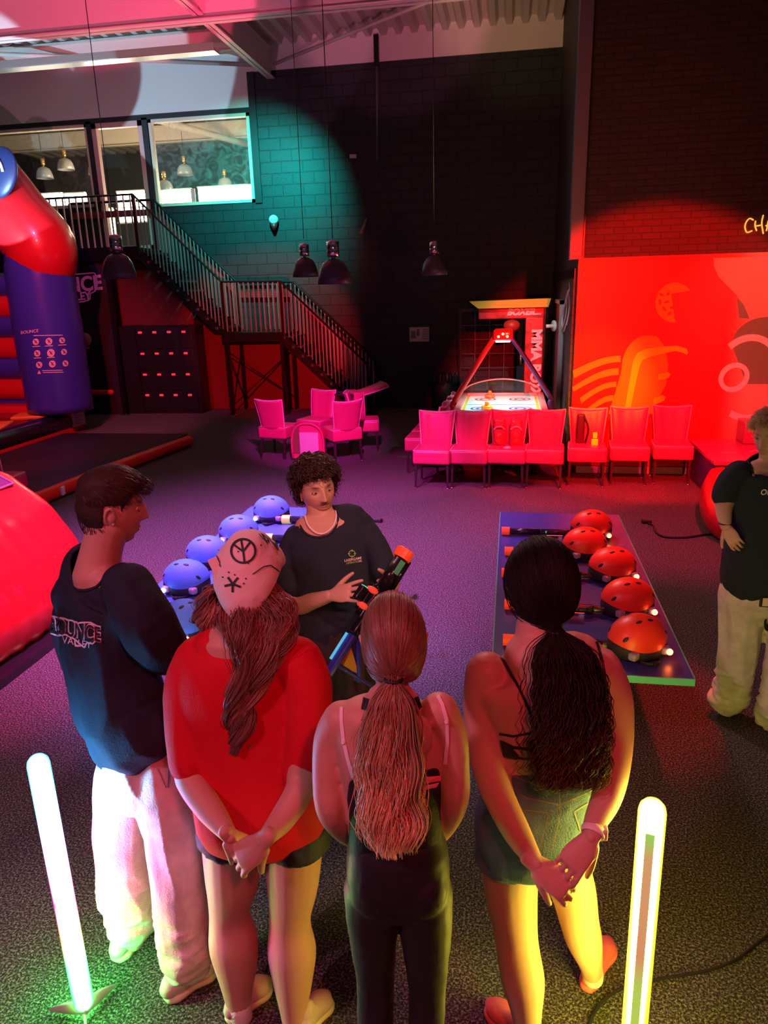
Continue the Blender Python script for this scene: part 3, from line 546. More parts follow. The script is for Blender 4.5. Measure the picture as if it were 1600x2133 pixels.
# rules sign on the column : icons sit on the curved face
colO = [o for o in bn.children if o.name.startswith('column')][0]
def bvh_of(objs):
    v = []; f = []
    for o in objs:
        k = len(v); w_ = parent_world(o); v += [q.co+w_ for q in o.data.vertices]; f += [tuple(i+k for i in p.vertices) for p in o.data.polygons]
    return BVHTree.FromPolygons(v, f)
def onto(bv, x, y, off=.003):
    d = ray(x, y).normalized(); h = bv.ray_cast(CP, d)
    if h[0] is None: return None
    n = h[1]
    if n.dot(d) > 0: n = -n
    return h[0]+n*off
def last(pts):
    o = []
    for p in pts:
        if p is None: p = o[-1] if o else None
        if p is not None: o.append(p)
    return o
def decal_poly(mb, bv, pts, off=.003, mi=0):
    q = last([onto(bv, x, y, off) for x, y in pts])
    if len(q) < 3: return
    c = sum(q, V3())/len(q); cc = onto(bv, sum(x for x, y in pts)/len(pts), sum(y for x, y in pts)/len(pts), off) or c
    mb.add([cc]+q, [(0, i+1, (i+1) % len(q)+1) for i in range(len(q))], mi)
def decal_line(mb, bv, pts, wpx, off=.003, mi=0, sub=4):
    pp = []
    for i in range(len(pts)-1):
        for k in range(sub): t = k/sub; pp.append((pts[i][0]*(1-t)+pts[i+1][0]*t, pts[i][1]*(1-t)+pts[i+1][1]*t))
    pp.append(pts[-1]); L_ = []; R_ = []
    for i, (x, y) in enumerate(pp):
        a, c = pp[max(i-1, 0)], pp[min(i+1, len(pp)-1)]; dx, dy = c[0]-a[0], c[1]-a[1]; l = math.hypot(dx, dy) or 1; nx, ny = -dy/l*wpx/2, dx/l*wpx/2
        l1, r1 = onto(bv, x+nx, y+ny, off), onto(bv, x-nx, y-ny, off)
        if l1 is None or r1 is None: continue
        L_.append(l1); R_.append(r1)
    n = len(L_)
    if n > 1: mb.add(L_+R_, [(i, i+1, n+i+1, n+i) for i in range(n-1)], mi)
def decal_text(mb, bv, s, size, cx, cy, ux, uy, off=.003, mi=0, shear=0, bold=0):
    v, f = text_mesh(s, size, 0, shear, bold); v2 = []; ok = []
    for p in v:
        q = onto(bv, cx+ux[0]*p.x-uy[0]*p.y, cy+ux[1]*p.x-uy[1]*p.y, off); ok.append(q is not None); v2.append(q or V3())
    f = [q for q in f if all(ok[i] for i in q)]
    mb.add(v2, f, mi)
bv = bvh_of([colO]); b = MB()
decal_poly(b, bv, [(44, 680), (60, 676), (160, 676), (165, 785), (60, 798)], .004); sgn = b.build('rules_sign', mat('sign_blue', (.05, .04, .30), .5), bn)
b = MB()
for (x, y, r) in ((75, 712, 6.5), (102, 711, 7), (129, 709, 6), (78, 736, 6.5), (106, 735, 8), (133, 733, 6), (82, 760, 6.5), (109, 758, 7), (136, 757, 6)): b = MB(); decal_poly(b, bv, arc(x, y, r, r*1.05, 0, 345, 16), .008); b.build('icon_disc', mat('icon_white', (.8, .7, .7), .6), sgn)
b = MB()
for (x, y, r) in ((75, 712, 6.5), (102, 711, 7), (129, 709, 6), (78, 736, 6.5), (106, 735, 8), (133, 733, 6), (82, 760, 6.5), (109, 758, 7), (136, 757, 6)): decal_line(b, bv, [(x-3, y-4), (x, y), (x+3, y+3)], 2, .011); decal_line(b, bv, [(x+2, y-3), (x-2, y+3)], 1.2, .011)
b.build('icon_mark', mat('icon_dark', (.1, .03, .15), .6), sgn)
b = MB()
for i, (x0_, x1_, y) in enumerate(((70, 130, 699), (68, 84, 722), (94, 110, 721), (121, 138, 719), (71, 86, 746), (98, 114, 745), (88, 130, 772), (90, 132, 776))): decal_line(b, bv, [(x0_, y), (x1_, y-1)], 1.6, .008)
decal_poly(b, bv, [(78, 779), (82, 771), (86, 779)], .008); decal_text(b, bv, 'BOUNCE', 9, 62, 691, (1, -.12), (0, 1), .008, bold=.1); b.build('sign_text', mat('icon_white', (.8, .7, .7), .6), sgn)
# red slope of a second inflatable, near left
sl = thing('inflatable_slope', 'glossy red inflatable slope with a dark padded top at the left edge', 'inflatable', V3((-4.3, 4.6, 0)))
prof = [(-3.30, .05), (-3.26, .28), (-3.36, .56), (-3.56, .86), (-3.9, 1.12), (-4.5, 1.3), (-6.2, 1.4), (-6.2, .05)]
b = MB(); n = 26; rings = []
for i in range(n+1):
    t = i/n; y = 3.65+1.5*t; k = math.sin(PI*min(1, max(0, t)))**.25 if 0 < t < 1 else 0; rings.append([V3((-4.8+(x+4.8)*(.90+.10*k), y, .72+(z-.72)*(.86+.14*k))) for x, z in prof])
    # creases
m = len(prof); vs = [p for r in rings for p in r]; fs = [(i*m+j, (i+1)*m+j, (i+1)*m+(j+1) % m, i*m+(j+1) % m) for i in range(n) for j in range(m)]
fs += [tuple(range(m)), tuple(n*m+j for j in range(m))[::-1]]; b.add(vs, fs, 0, True)
v_, f_ = vox(b, .045, 6, lambda p, q: .008*math.sin(p.y*34+p.z*3)*max(0, 1-abs(p.y-4.3)*1.6)); MB().add(v_, f_, 0, True).build('body', m_redv, sl)
b = MB(); b.prism([(-3.80, 3.85, 1.04), (-4.1, 3.85, 1.20), (-4.5, 3.85, 1.31), (-6.1, 3.85, 1.41), (-6.1, 3.85, 1.30), (-3.84, 3.85, .98)], (0, 1.1, 0)); pd = b.build('top_pad', mat('violet_pad', (.10, .035, .09), .7, bump=.6, bscale=25), sl)
MB().tube([(-6.1, 3.85, 1.41), (-4.5, 3.85, 1.31), (-4.1, 3.85, 1.20), (-3.80, 3.85, 1.045), (-3.80, 4.95, 1.045), (-4.1, 4.95, 1.20)], .010, 6).build('piping', mat('pink_piping', (.4, .15, .25), .5), pd)
MB().b2((-6.3, 3.5, 0), (-3.2, 5.2, .06)).build('base_mat', m_blk, sl)
# mat with red edge
mt = thing('floor_mat', 'flat black landing mat with a red padded edge before the bouncer', 'mat', V3((-6.8, 9.8, 0)))
MB().b2((-8.1, 7.4, 0), (-5.68, 12.15, .06), bev=.02).build('pad', mat('mat_black', (.018, .017, .024), .45), mt)
e = MB().tube([G(392, 918, .1), G(236, 975, .1), G(62, 1046, .1)], .085, 20, caps='round').build('edge_roll', mat('red_roll', (.95, .03, .015), .4), mt)
q = G(131, 1022, .19); MB().box(q, (.03, .09, .1), bev=.005, rot=.3).build('tie', m_white, e)
# ================================================================== chairs
m_lthr = mat('leather_pink', (.66, .035, .15), .38, bump=.15, bscale=25); m_pip = mat('piping_pale', (.85, .45, .55), .4); m_leg = mat('dark_wood', (.035, .018, .02), .4)
def make_chair():
    r = bpy.data.objects.new('leather_chair', None); C.objects.link(r)
    wd = .235
    b = MB().box((0, 0, .40), (.47, .45, .17), bev=.03); b.box((0, 0, .475), (.45, .43, .05), bev=.024); b.build('seat', m_lthr, r)
    sp = MB().tube([(-.225, -.215, .485), (.225, -.215, .485), (.225, .215, .485), (-.225, .215, .485), (-.225, -.215, .485)], .006, 6).build('seat_piping', m_pip, r)
    # back: curved pad leaning backwards (+y)
    b = MB(); nx, nz = 12, 12; fr = []; bk = []
    for j in range(nz+1):
        t = j/nz; z = .46+.46*t
        for i in range(nx+1):
            u = -1+2*i/nx; ww = (.19+.045*t); top = -.022*(1-u*u) if j == nz else 0
            zz = z+(-.025*(1-u*u))*t**3
            y = .19+.10*t**1.3 - .025*u*u; e = .035*min(1, (1-abs(u)**6)+.15)
            grooves = .006*(math.exp(-((u-.33)/.05)**2)+math.exp(-((u+.33)/.05)**2))
            fr.append(V3((u*ww, y-e+grooves, zz))); bk.append(V3((u*ww, y+e, zz)))
    k = len(fr); w1 = nx+1; fs = []
    for j in range(nz):
        for i in range(nx):
            a = j*w1+i; fs.append((a, a+1, a+w1+1, a+w1)); fs.append((k+a, k+a+w1, k+a+w1+1, k+a+1))
    for i in range(nx): fs.append((i, k+i, k+i+1, i+1)); a = nz*w1+i; fs.append((a, a+1, k+a+1, k+a))
    for j in range(nz): a = j*w1; fs.append((a, a+w1, k+a+w1, k+a)); a = j*w1+nx; fs.append((a, k+a, k+a+w1, a+w1))
    b.add(fr+bk, fs, 0, True); bo = b.build('backrest', m_lthr, r)
    edge = [fr[j*w1]+V3((0, 0, 0)) for j in range(nz+1)]+[fr[nz*w1+i] for i in range(1, nx+1)]+[fr[j*w1+nx] for j in range(nz-1, -1, -1)]
    MB().tube(edge, .0065, 6).build('back_piping', m_pip, bo)
    edge = [bk[j*w1] for j in range(nz+1)]+[bk[nz*w1+i] for i in range(1, nx+1)]+[bk[j*w1+nx] for j in range(nz-1, -1, -1)]
    MB().tube(edge, .0065, 6).build('back_piping', m_pip, bo)
    for sx in (-1, 1):
        for sy in (-1, 1):
            lg = MB().tube([(sx*.20, sy*.18, .33), (sx*.205, sy*(.19 if sy < 0 else .23), .0)], [.024, .015], 4, rot=PI/4, smooth=False).build('leg', m_leg, r)
            MB().lathe((sx*.205, sy*(.19 if sy < 0 else .23), 0), [(0, 0), (.017, 0), (.017, .012), (0, .012)], 10).build('glide', chrome, lg)
    return r
CH = make_chair(); used = [False]
def chair(loc, rz, label, group=None, rx=0, ry=0):
    o = CH if not used[0] else copy_tree(CH); used[0] = True
    o.location = loc; o.rotation_euler = (rx, ry, rz); tag(o, label, 'chair', group)
    if not group and 'group' in o: del o['group']
    return o
rowl = ['magenta leather chair at the left end of the front row before the air hockey table', 'magenta-red leather chair second from the left end of the front row', 'red-lit leather chair with knee pads leaning on its backrest', 'plain red leather chair in the middle of the front row, right of the knee pads', 'red leather chair with a dark bag and yellow box on it', 'red leather chair second from the right end of the row before the mural', 'red leather chair at the right end of the row before the mural']
rowx = [(903, 1000), (978, 1000), (1055, 1000), (1133, 1000), (1220, 996), (1307, 993), (1395, 990)]
row = []
for (x, y), lab in zip(rowx, rowl):
    p = G(x, y+14); p.y += .10-.03*max(0, (x-1200)/200); row.append(p); chair(p, math.radians(-4), lab, 'leather chairs in the front row')
for k, lab in enumerate(('leather chair turned left behind the row, nearest of three', 'leather chair turned left behind the row, middle of three', 'leather chair turned left behind the row, farthest of three')):
    chair((-1.16+.02*k, 9.86+.53*k, 0), math.radians(-92), lab, 'leather chairs turned left beside the hockey table')
chair(V3((-3.48, 10.55, 0))+V3((0, .1, 0)), math.radians(168), 'purple leather chair seen from behind, left one of the central group', 'leather chairs of the central group')
chair((-2.45, 10.5, 0), math.radians(215), 'purple leather chair seen from behind, right one of the central group', 'leather chairs of the central group')
chair((-2.85, 11.55, .62), math.radians(120), 'purple leather chair stacked upturned on its side on top of the central group', 'leather chairs of the central group', rx=math.radians(88), ry=0)
chair((-3.05, 11.25, 0), math.radians(-20), 'purple leather chair half hidden in the middle of the central group', 'leather chairs of the central group')
chair((-2.25, 11.25, 0), math.radians(100), 'purple leather chair at the back right of the central group', 'leather chairs of the central group')
chair(V3((G(-22, 915, .92).x, G(-22, 915, .92).y, 0)), math.radians(185), 'magenta leather chair cut by the left edge of the picture, behind the red slope')
# lying stool with pale underside
p = V3((-2.97, 10.42, .30)); t = thing('tipped_stool', 'tipped leather stool showing its pale underside between the two purple chairs', 'stool', V3((p.x, p.y, 0)))
ol = [(-.24, -.28), (-.245, 0), (-.2, .16), (-.1, .235), (0, .25), (.1, .235), (.2, .16), (.245, 0), (.24, -.28)]
MB().prism([p+V3((x, 0, z)) for x, z in ol], (0, .14, 0)).build('seat', m_lthr, t)
MB().tube([p+V3((x, -.005, z)) for x, z in ol], .018, 8, sub=2).build('rim', m_lthr, t)
MB().b2(p+V3((-.12, -.02, -.26)), p+V3((.17, .0, .12)), bev=.02).build('underside', mat('pale_lining', (.72, .55, .55), .8), t)
MB().b2(p+V3((-.23, -.01, -.2)), p+V3((-.12, .0, .2))).build('torn_cloth', mat('brown_lining', (.22, .12, .05), .9), t)
# round bistro table top behind
# knee pads on the third chair
kp = []
for i, (dx, lab) in enumerate(((-.105, 'red glossy knee pad leaning on the chair back, left one of the pair'), (.105, 'red glossy knee pad leaning on the chair back, right one of the pair'))):
    c_ = row[2]+V3((dx, .06, .49)); t = thing('knee_pad', lab, 'knee pad', c_, 'knee pads on the third chair'); t.rotation_euler = (-.25, 0, 0)
    MB().box(c_+V3((0, 0, .17)), (.15, .07, .34), bev=.033).build('pad', mat('pad_red', (.5, .02, .05), .35), t)
    MB().ball(c_+V3((0, -.035, .10)), (.062, .03, .085), 16).build('cap', mat('pad_shell', (.65, .03, .04), .15), t)
    MB().tube([c_+V3((-.07, -.03, .2)), c_+V3((-.03, -.05, .235)), c_+V3((.03, -.05, .235)), c_+V3((.07, -.03, .2))], .011, 8, sub=3).build('trim', mat('pad_pink', (.85, .4, .5), .3), t)
    MB().ball(c_+V3((-.03 if i else .03, -.04, .3)), .012, 10).build('rivet', chrome, t)
c_ = row[4]+V3((-.02, .03, .49)); t = thing('dark_bag', 'dark upright bag leaning on the red chair back', 'bag', c_)
MB().box(c_+V3((-.06, .06, .19)), (.10, .08, .38), bev=.03).build('bag_body', mat('bag_cloth', (.06, .005, .02), .6), t); MB().tube([c_+V3((-.03, .03, .36)), c_+V3((.03, .0, .2)), c_+V3((.0, .0, .02))], .014, 8, sub=3).build('strap', m_rubber, t)
c_ = row[4]+V3((.09, -.02, .49)); tag(MB().box(c_+V3((0, 0, .04)), (.075, .06, .08), bev=.01).box(c_+V3((0, 0, .13)), (.05, .04, .07), bev=.01).build('yellow_box', mat('yellow_glow_box', (.9, .6, .02), .4, emit=(1, .6, 0), es=.5), None, c_), 'small yellow box standing on the red chair seat', 'box')
c_ = row[2]+V3((0, -.12, .505)); tag(MB().ball(c_, (.05, .035, .018), 14).build('white_pad', m_white, None, c_), 'small white pad lying on the seat in front of the knee pads', 'pad')
c_ = V3((-.45, 9.5, 0)); t = thing('storage_crate', 'low red bucket standing on the floor behind the front row', 'bucket', c_)
MB().lathe(c_, [(0, 0), (.13, 0), (.16, .26), (.15, .26), (.12, .02), (0, .02)], 20).build('bucket_body', m_redv, t)
# ================================================================== air hockey table
hk = thing('air_hockey_table', 'air hockey table with glowing white field and overhead scoreboard arms', 'game table', V3((-.1, 10.6, 0)))
xa, xb, ya, yb, zt = -.66, .42, 9.75, 11.5, .80
b = MB().b2((xa-.08, ya-.1, .30), (xb+.08, yb+.1, zt-.03), bev=.03); b.build('cabinet', mat('cabinet_red', (.5, .02, .03), .35), hk)
MB().b2((xa, ya, zt-.06), (xb, yb, zt)).build('playfield', mat('play_white', (.6, .85, .85), .25, emit=(.45, .95, .9), es=.30), hk)
b = MB(); b.b2((xa-.09, ya-.12, zt-.02), (xa, yb+.12, zt+.05), bev=.02).b2((xb, ya-.12, zt-.02), (xb+.09, yb+.12, zt+.05), bev=.02).b2((xa, yb, zt-.02), (xb, yb+.1, zt+.05), bev=.02).b2((xa, ya-.1, zt-.02), (xb, ya, zt+.05), bev=.02); b.build('rim', mat('rim_white', (.8, .3, .3), .3), hk)
MB().b2((xa+.01, ya, zt+.001), (xa+.05, yb, zt+.003)).b2((xb-.05, ya, zt+.001), (xb-.01, yb, zt+.003)).build('side_stripe', mat('stripe_yellow', (.95, .75, .1), .3), hk)
MB().b2((xa, (ya+yb)/2-.01, zt+.001), (xb, (ya+yb)/2+.01, zt+.0025)).build('centre_line', mat('line_dark', (.1, .2, .3), .3), hk)
for cx, cy, mm in ((-.38, 10.25, 'mark_blue'), (.15, 10.25, 'mark_blue'), (-.36, 11.15, 'mark_red'), (.15, 11.15, 'mark_red')):
    b = MB(); 
    for r0, r1 in ((.05, .09), (.13, .16)):
        k = 28; b.add([(cx+r*math.cos(2*PI*i/k), cy+r*math.sin(2*PI*i/k), zt+.003) for i in range(k) for r in (r0, r1)], [(2*i, 2*i+1, (2*i+3) % (2*k), (2*i+2) % (2*k)) for i in range(k)])
    b.build('face_off_ring', mat(mm, (.1, .12, .5) if mm == 'mark_blue' else (.6, .1, .15), .3), hk)
b = MB(); n = 16
for i in range(n+1):
    u = i/n; x = xa-.05+(xb-xa+.1)*u; b.v += [(x, yb+.03, zt+.04), (x, yb+.03, zt+.09+.17*math.sin(PI*u)**.6)]
b.add([], []); 
for i in range(n): b.f.append((2*i, 2*i+2, 2*i+3, 2*i+1)); b.m.append(0); b.sm.append(True)
gd = b.build('guard', mat('clear_plastic', (.9, .9, .95), .05, trans=1.0), hk)
MB().tube([(xa-.05+(xb-xa+.1)*i/16, yb+.03, zt+.09+.17*math.sin(PI*i/16)**.6) for i in range(17)], .012, 6, sub=2).build('guard_edge', m_white, gd)
tp = P(1048, 697, 10.5)
MB().tube([(xa-.14, 10.5, .5), P(945, 850, 10.5), P(950, 830, 10.5), P(1031, 702, 10.5), tp], [.04, .045, .042, .035, .035], 12, sub=4).build('arm', mat('arm_red', (.8, .02, .02), .35), hk)
MB().tube([(xb+.16, 10.5, .5), P(1146, 838, 10.5), P(1143, 822, 10.5), P(1066, 704, 10.5), tp], [.035, .035, .035, .03, .03], 12, sub=4).build('arm', mat('arm_blue', (.03, .05, .3), .35), hk)
sb = MB().box(tp, (.27, .22, .16), bev=.05).build('scoreboard', mat('score_red', (.7, .02, .03), .2, coat=.5), hk)
b = MB()
for dx, dz in ((-.06, -.02), (0, .015), (.06, -.02)): b.ball(tp+V3((dx, -.115, dz)), .017, 10)
b.build('score_lamp', mat('score_lamp', (1, .5, .2), .4, emit=(1, .5, .2), es=4), sb)
MB().box(tp+V3((0, -.02, -.088)), (.2, .16, .02), bev=.008).build('light_strip', mat('strip_white', (1, 1, 1), .4, emit=(.9, 1, 1), es=3), sb)
light('SPOT', 'table_light', tp+V3((0, 0, -.12)), (-.1, 10.6, .8), (.75, 1, .95), 60, .05, 110, .5)
for x, y in ((xa+.1, ya), (xb-.1, ya), (xa+.1, yb), (xb-.1, yb)): MB().b2((x-.06, y-.06, 0), (x+.06, y+.06, .32), bev=.01).build('leg', m_black, hk)
for x, y, mm, lab in ((-.30, 11.3, 'mallet_red', 'orange-red mallet at the far end of the hockey table'), (-.31, 10.2, 'mallet_yellow', 'yellow mallet near the front of the hockey table')):
    c_ = V3((x, y, zt+.004)); t = thing('mallet', lab, 'mallet', c_, 'hockey mallets'); mm_ = mat(mm, (.95, .2, .05) if mm == 'mallet_red' else (.95, .75, .05), .3)
    MB().lathe(c_, [(0, 0), (.075, 0), (.08, .02), (.07, .045), (.03, .05), (0, .05)], 20).build('base', mm_, t); MB().lathe(c_+V3((0, 0, .045)), [(.025, 0), (.03, .04), (.022, .06), (0, .065)], 14).build('knob', mm_, t)
# ================================================================== boxing machine
bx = thing('boxing_machine', 'red boxing machine with a yellow canopy and white lettering behind the hockey table', 'arcade machine', V3((.3, 13.6, 0)))
m_bxr = mat('machine_red', (.45, .03, .04), .35, noise_mix=.5, nscale=6)
xl, xr = P(997, 650, 13.5).x, P(1134, 650, 13.5).x; zt1, zt0 = P(1060, 641, 13.5).z, P(1060, 664, 13.5).z; xc = P(1094, 700, 13.5).x
b = MB().b2((xl, 13.5, zt0), (xr, 14.0, zt1), bev=.02); b.build('header', m_bxr, bx)
b = MB().b2((xc, 13.5, .0), (xr, 14.1, zt0+.02), bev=.02); b.build('cabinet', m_bxr, bx)
z2 = P(1060, 626, 13.4).z; b = MB().prism([(xl-.16, 13.35, z2), (xr+.1, 13.35, z2+.02), (xr+.06, 13.35, zt1), (xl+.0, 13.35, zt1)], (0, .65, 0)); b.build('canopy', mat('machine_yellow', (.75, .5, .03), .35), bx)
mw = mat('machine_white', (.85, .8, .85), .5)
b = MB(); add_text(b, 'BOXER', .15, P(1085, 650, 13.49), (1, 0, 0), (0, 0, 1), shear=.3, bold=.008); b.build('lettering', mw, bx)
b = MB(); b.b2(P(1108, 653, 13.49), P(1127, 655, 13.485)); b.build('underline', mw, bx)
b = MB(); add_text(b, 'MMA BOXER', .24, P(1115, 768, 13.49), (0, 0, -1), (1, 0, 0), bold=.012); b.build('lettering', mw, bx)
MB().tube([P(1068, 664, 13.6), P(1068, 668, 13.6)], .03, 10).ball(P(1066, 678, 13.6), (.15, .12, .11), 20).build('punch_bag', mat('bag_red', (.35, .05, .03), .4), bx)
MB().b2((xr+.002, 13.5, .0), (xr+.03, 14.1, zt1)).build('side_panel', m_black, bx)
# ================================================================== seat unit and ramp behind the right man
t = thing('low_platform', 'low violet platform unit against the mural behind the right man', 'platform', V3((2.9, 9.3, 0)))
x0 = G(1442, 1000).x
MB().b2((x0, 8.6, .0), (5.2, YM-.03, .42), bev=.02).build('body', mat('violet_body', (.06, .03, .25), .35), t)
MB().b2((x0-.02, 8.55, .42), (5.2, YM-.03, .47), bev=.01).build('top_plate', mat('violet_top', (.35, .04, .18), .2), t)
MB().b2((x0+.55, YM-.35, .47), (5.2, YM-.03, .75), bev=.02).build('back_ledge', mat('violet_ledge', (.25, .03, .15), .25), t)
b = MB()
for k in range(4): b.box((x0+.25+.33*k, 9.0+.12*(k % 2), .473), (.18, .035, .006), rot=.7*k)
b.build('floor_marks', mat('pale_marks', (.7, .2, .3), .5), t)
t = thing('inflatable_ramp', 'red inflatable ramp with a pale top running out behind the right man', 'inflatable', V3((2.6, 8.0, 0)))
b = MB().tube([G(1500, 1003, .2), G(1490, 1040, .18), G(1508, 1085, .17), (2.25, 6.9, .16)], [(.15, .2), (.16, .2), (.15, .18), (.12, .15)], 24, caps='round', sub=5); b.build('body', m_redv, t)
b = MB().tube([G(1512, 990, .36), G(1525, 1035, .37), (2.42, 7.3, .34)], [(.10, .02)]*3, 16, caps='round', sub=5, side=(1, 0, 0)); b.build('top_strip', mat('pale_strip', (.7, .45, .5), .4), t)
# ================================================================== the two gear tables
def gear_table(name, x0, x1, y0, y1, z, label, top_mat, edge_mat):
    t = thing(name, label, 'table', V3(((x0+x1)/2, (y0+y1)/2, 0)))
    MB().b2((x0, y0, z-.03), (x1, y1, z)).build('table_top', top_mat, t)
    MB().b2((x0-.004, y0-.006, z-.034), (x1+.004, y0, z+.001)).b2((x0-.006, y0, z-.034), (x0, y1, z+.001)).b2((x1, y0, z-.034), (x1+.006, y1, z+.001)).build('edge_band', edge_mat, t)
    for x in (x0+.25, x1-.25):
        for y in (y0+.45, y1-.3): MB().tube([(x, y, z-.03), (x, y, 0)], .02, 10).build('leg', m_black, t)
    return t
TZ = .70
m_top = mat('blue_top', (.04, .055, .24), .35)
gear_table('gear_table', -.05, .845, 3.1, 5.62, TZ, 'blue-topped table with a green edge holding the red helmets', m_top, mat('green_edge', (.08, .50, .30), .5))
gear_table('gear_table', -2.12, -1.24, 3.1, 5.62, TZ, 'blue-topped table holding the blue helmets left of the instructor', mat('blue_top_b', (.06, .12, .5), .4), mat('blue_edge', (.05, .08, .4), .5))
# helmets
def make_helmet(col, emit, kind):
    r = bpy.data.objects.new('helmet', None); C.objects.link(r)
    b = MB(); n, h = 40, 16; vs = []; fs = []
    for i in range(h+1):
        th = (PI/2)*1.02*i/h
        for k in range(n):
            ph = 2*PI*k/n; rx, ry, rz = .145, .118, .122
            x = rx*math.sin(th)*math.cos(ph); y = ry*math.sin(th)*math.sin(ph); z = .075+rz*math.cos(th)
            if i > 12: z += .016*math.cos(2*ph)*(i-12)/4
            vs.append((x, y, z))
    for i in range(h):
        for k in range(n): fs.append((i*n+k, (i+1)*n+k, (i+1)*n+(k+1) % n, i*n+(k+1) % n))
    b.add(vs, fs, 0, True); sh = b.build('shell', col, r)
    for th, ph in ((.45, 60), (.45, 120), (.45, 240), (.45, 300), (1.22, 215), (1.22, 325), (1.2, 150), (1.2, 30)):
        p_ = math.radians(ph); nrm = V3((math.sin(th)*math.cos(p_)/.145, math.sin(th)*math.sin(p_)/.118, math.cos(th)/.122)).normalized()
        c_ = V3((.145*math.sin(th)*math.cos(p_), .118*math.sin(th)*math.sin(p_), .075+.122*math.cos(th)))
        q_ = V3((0, 0, 1)).rotation_difference(nrm).to_matrix()
        MB().ball(c_, (.017, .0085, .003), 12, R=q_).build('vent', m_rubber, sh)
    MB().tube([(.106*math.cos(2*PI*k/24), .128*math.sin(2*PI*k/24), .055) for k in range(25)], [(.012, .03)]*25, 8, side=(0, 0, 1), caps=False).build('pad_band', mat('helmet_padding', (.02, .02, .025), .8), r) if 0 else None
    b = MB(); b.lathe((0, 0, 0), [(.085, .0), (.108, .012), (.114, .045), (.112, .08), (.09, .085)], 32); b.v = [(x*1.27, y*1.04, z) for x, y, z in b.v]; b.build('pad_band', mat('helmet_band', (.015, .015, .02), .7), r)
    b = MB().tube([(.07, .03, .03), (.05, -.10, .008), (.0, -.15, .012), (-.05, -.1, .008), (-.07, .03, .03)], [(.010, .002)]*5, 6, sub=4, side=(0, 0, 1)).box((.0, -.15, .015), (.03, .02, .015), bev=.004); b.build('chin_strap', m_rubber, r)
    for sx in ((-1, 1) if kind == 'blue' else (1, -1)):
        sn = MB().box((sx*.088, -.100, .045), (.045, .04, .038), bev=.012, rot=sx*-.4).build('sensor', mat('sensor_'+kind, (.3, .3, .35), .3), r)
        if sx == (-1 if kind == 'blue' else 1): MB().ball((sx*.092, -.124, .046), .015, 12).build('sensor_light', emit, sn)
    return r
m_hb = mat('helmet_blue', (.07, .24, .80), .6, bump=.25, bscale=160); m_hr = mat('helmet_red', (.80, .045, .02), .38, bump=.1, bscale=160)
e_b = mat('led_blue', (.3, .5, 1), .3, emit=(.35, .6, 1), es=14); e_r = mat('led_red', (1, .2, .1), .3, emit=(1, .16, .03), es=26)
HB = make_helmet(m_hb, e_b, 'blue'); HR = make_helmet(m_hr, e_r, 'red')
hl = [(HB, (565, 1058), 'farthest blue helmet on the left table, next to the instructor', 0, 4.3), (HB, (497, 1100), 'second-farthest blue helmet on the left table', .1, 0), (HB, (432, 1146), 'third blue helmet of the left table, partly behind the bandana', .05, 0), (HB, (388, 1198), 'nearest upright blue helmet, right of the dark-shirted man', -.05, 0), (HB, (378, 1288), 'pale blue helmet on the near end of the left table, half hidden by a shoulder', 1.2, 0),
      (HR, (1232, 1090), 'farthest red helmet on the right table', .0, 0), (HR, (1218, 1128), 'second-farthest red helmet, overlapping the farthest one', .1, 0), (HR, (1276, 1172), 'middle red helmet of the right table', .2, 0), (HR, (1308, 1240), 'second-nearest red helmet on the right table', .15, 0), (HR, (1328, 1320), 'nearest and largest red helmet with an orange sheen on the right table', .3, 0)]
first = set(); hpos = []
for src, (x, y), lab, rz, _ in hl:
    o = src if src.name not in first else copy_tree(src); first.add(src.name); p = G(x, y, TZ+.10); hpos.append(p)
    o.location = (p.x, p.y, TZ+.001); o.rotation_euler = (0, 0, rz if src is HB else math.radians(10)+rz); tag(o, lab, 'helmet', 'blue helmets on the left table' if src is HB else 'red helmets on the right table')
    if src is HR:
        for c_ in o.children:
            pass
# laser guns
def make_gun(tipcol, strip):
    r = bpy.data.objects.new('laser_gun', None); C.objects.link(r)      # lies along +x (muzzle at -x end)
    bd = MB().tube([(-.36, 0, 0), (-.08, 0, 0)], .026, 14).tube([(-.36, .0, -.038), (-.12, 0, -.038)], .014, 10).box((.02, 0, -.005), (.24, .05, .085), bev=.012).box((.0, 0, .045), (.20, .03, .02), bev=.005).box((.18, 0, -.012), (.12, .04, .06), bev=.01).build('gun_body', mat('gun_black', (.012, .012, .016), .22), r)
    MB().tube([(-.41, 0, 0), (-.345, 0, 0)], [.034, .034], 14, smooth=False).build('muzzle', tipcol, r)
    MB().tube([(.08, 0, -.03), (.11, 0, -.13)], [(.022, .016), (.02, .015)], 10, caps='round').build('grip', m_rubber, r)
    MB().tube([(-.10, 0, -.03), (-.10, 0, -.11)], [.016, .014], 10, caps='round').build('foregrip', m_rubber, r)
    MB().box((.29, 0, -.03), (.12, .03, .03), bev=.01).box((.35, 0, -.05), (.03, .035, .10), bev=.012).build('stock', m_rubber, r)
    sg = MB().box((.0, 0, .075), (.10, .026, .035), bev=.008).build('sight', mat('gun_black', (.012, .012, .016), .22), r); MB().box((-.052, 0, .075), (.006, .018, .02)).build('lens', mat('lens_green', (.1, .6, .3), .2, emit=(.1, .9, .4), es=.6), sg)
    MB().box((.02, -.027, .01), (.13, .004, .008)).build('light_strip', strip, r)
    MB().box((.07, -.027, -.012), (.03, .004, .014)).build('display', mat('display_white', (.8, .85, .9), .3, emit=(.7, .8, 1), es=.8), r)
    return r
m_tipr = mat('muzzle_orange', (.95, .10, .03), .35, emit=(1, .08, .02), es=.25); m_tipb = mat('muzzle_yellow', (.8, .7, .1), .35, emit=(.9, .8, .2), es=.3)
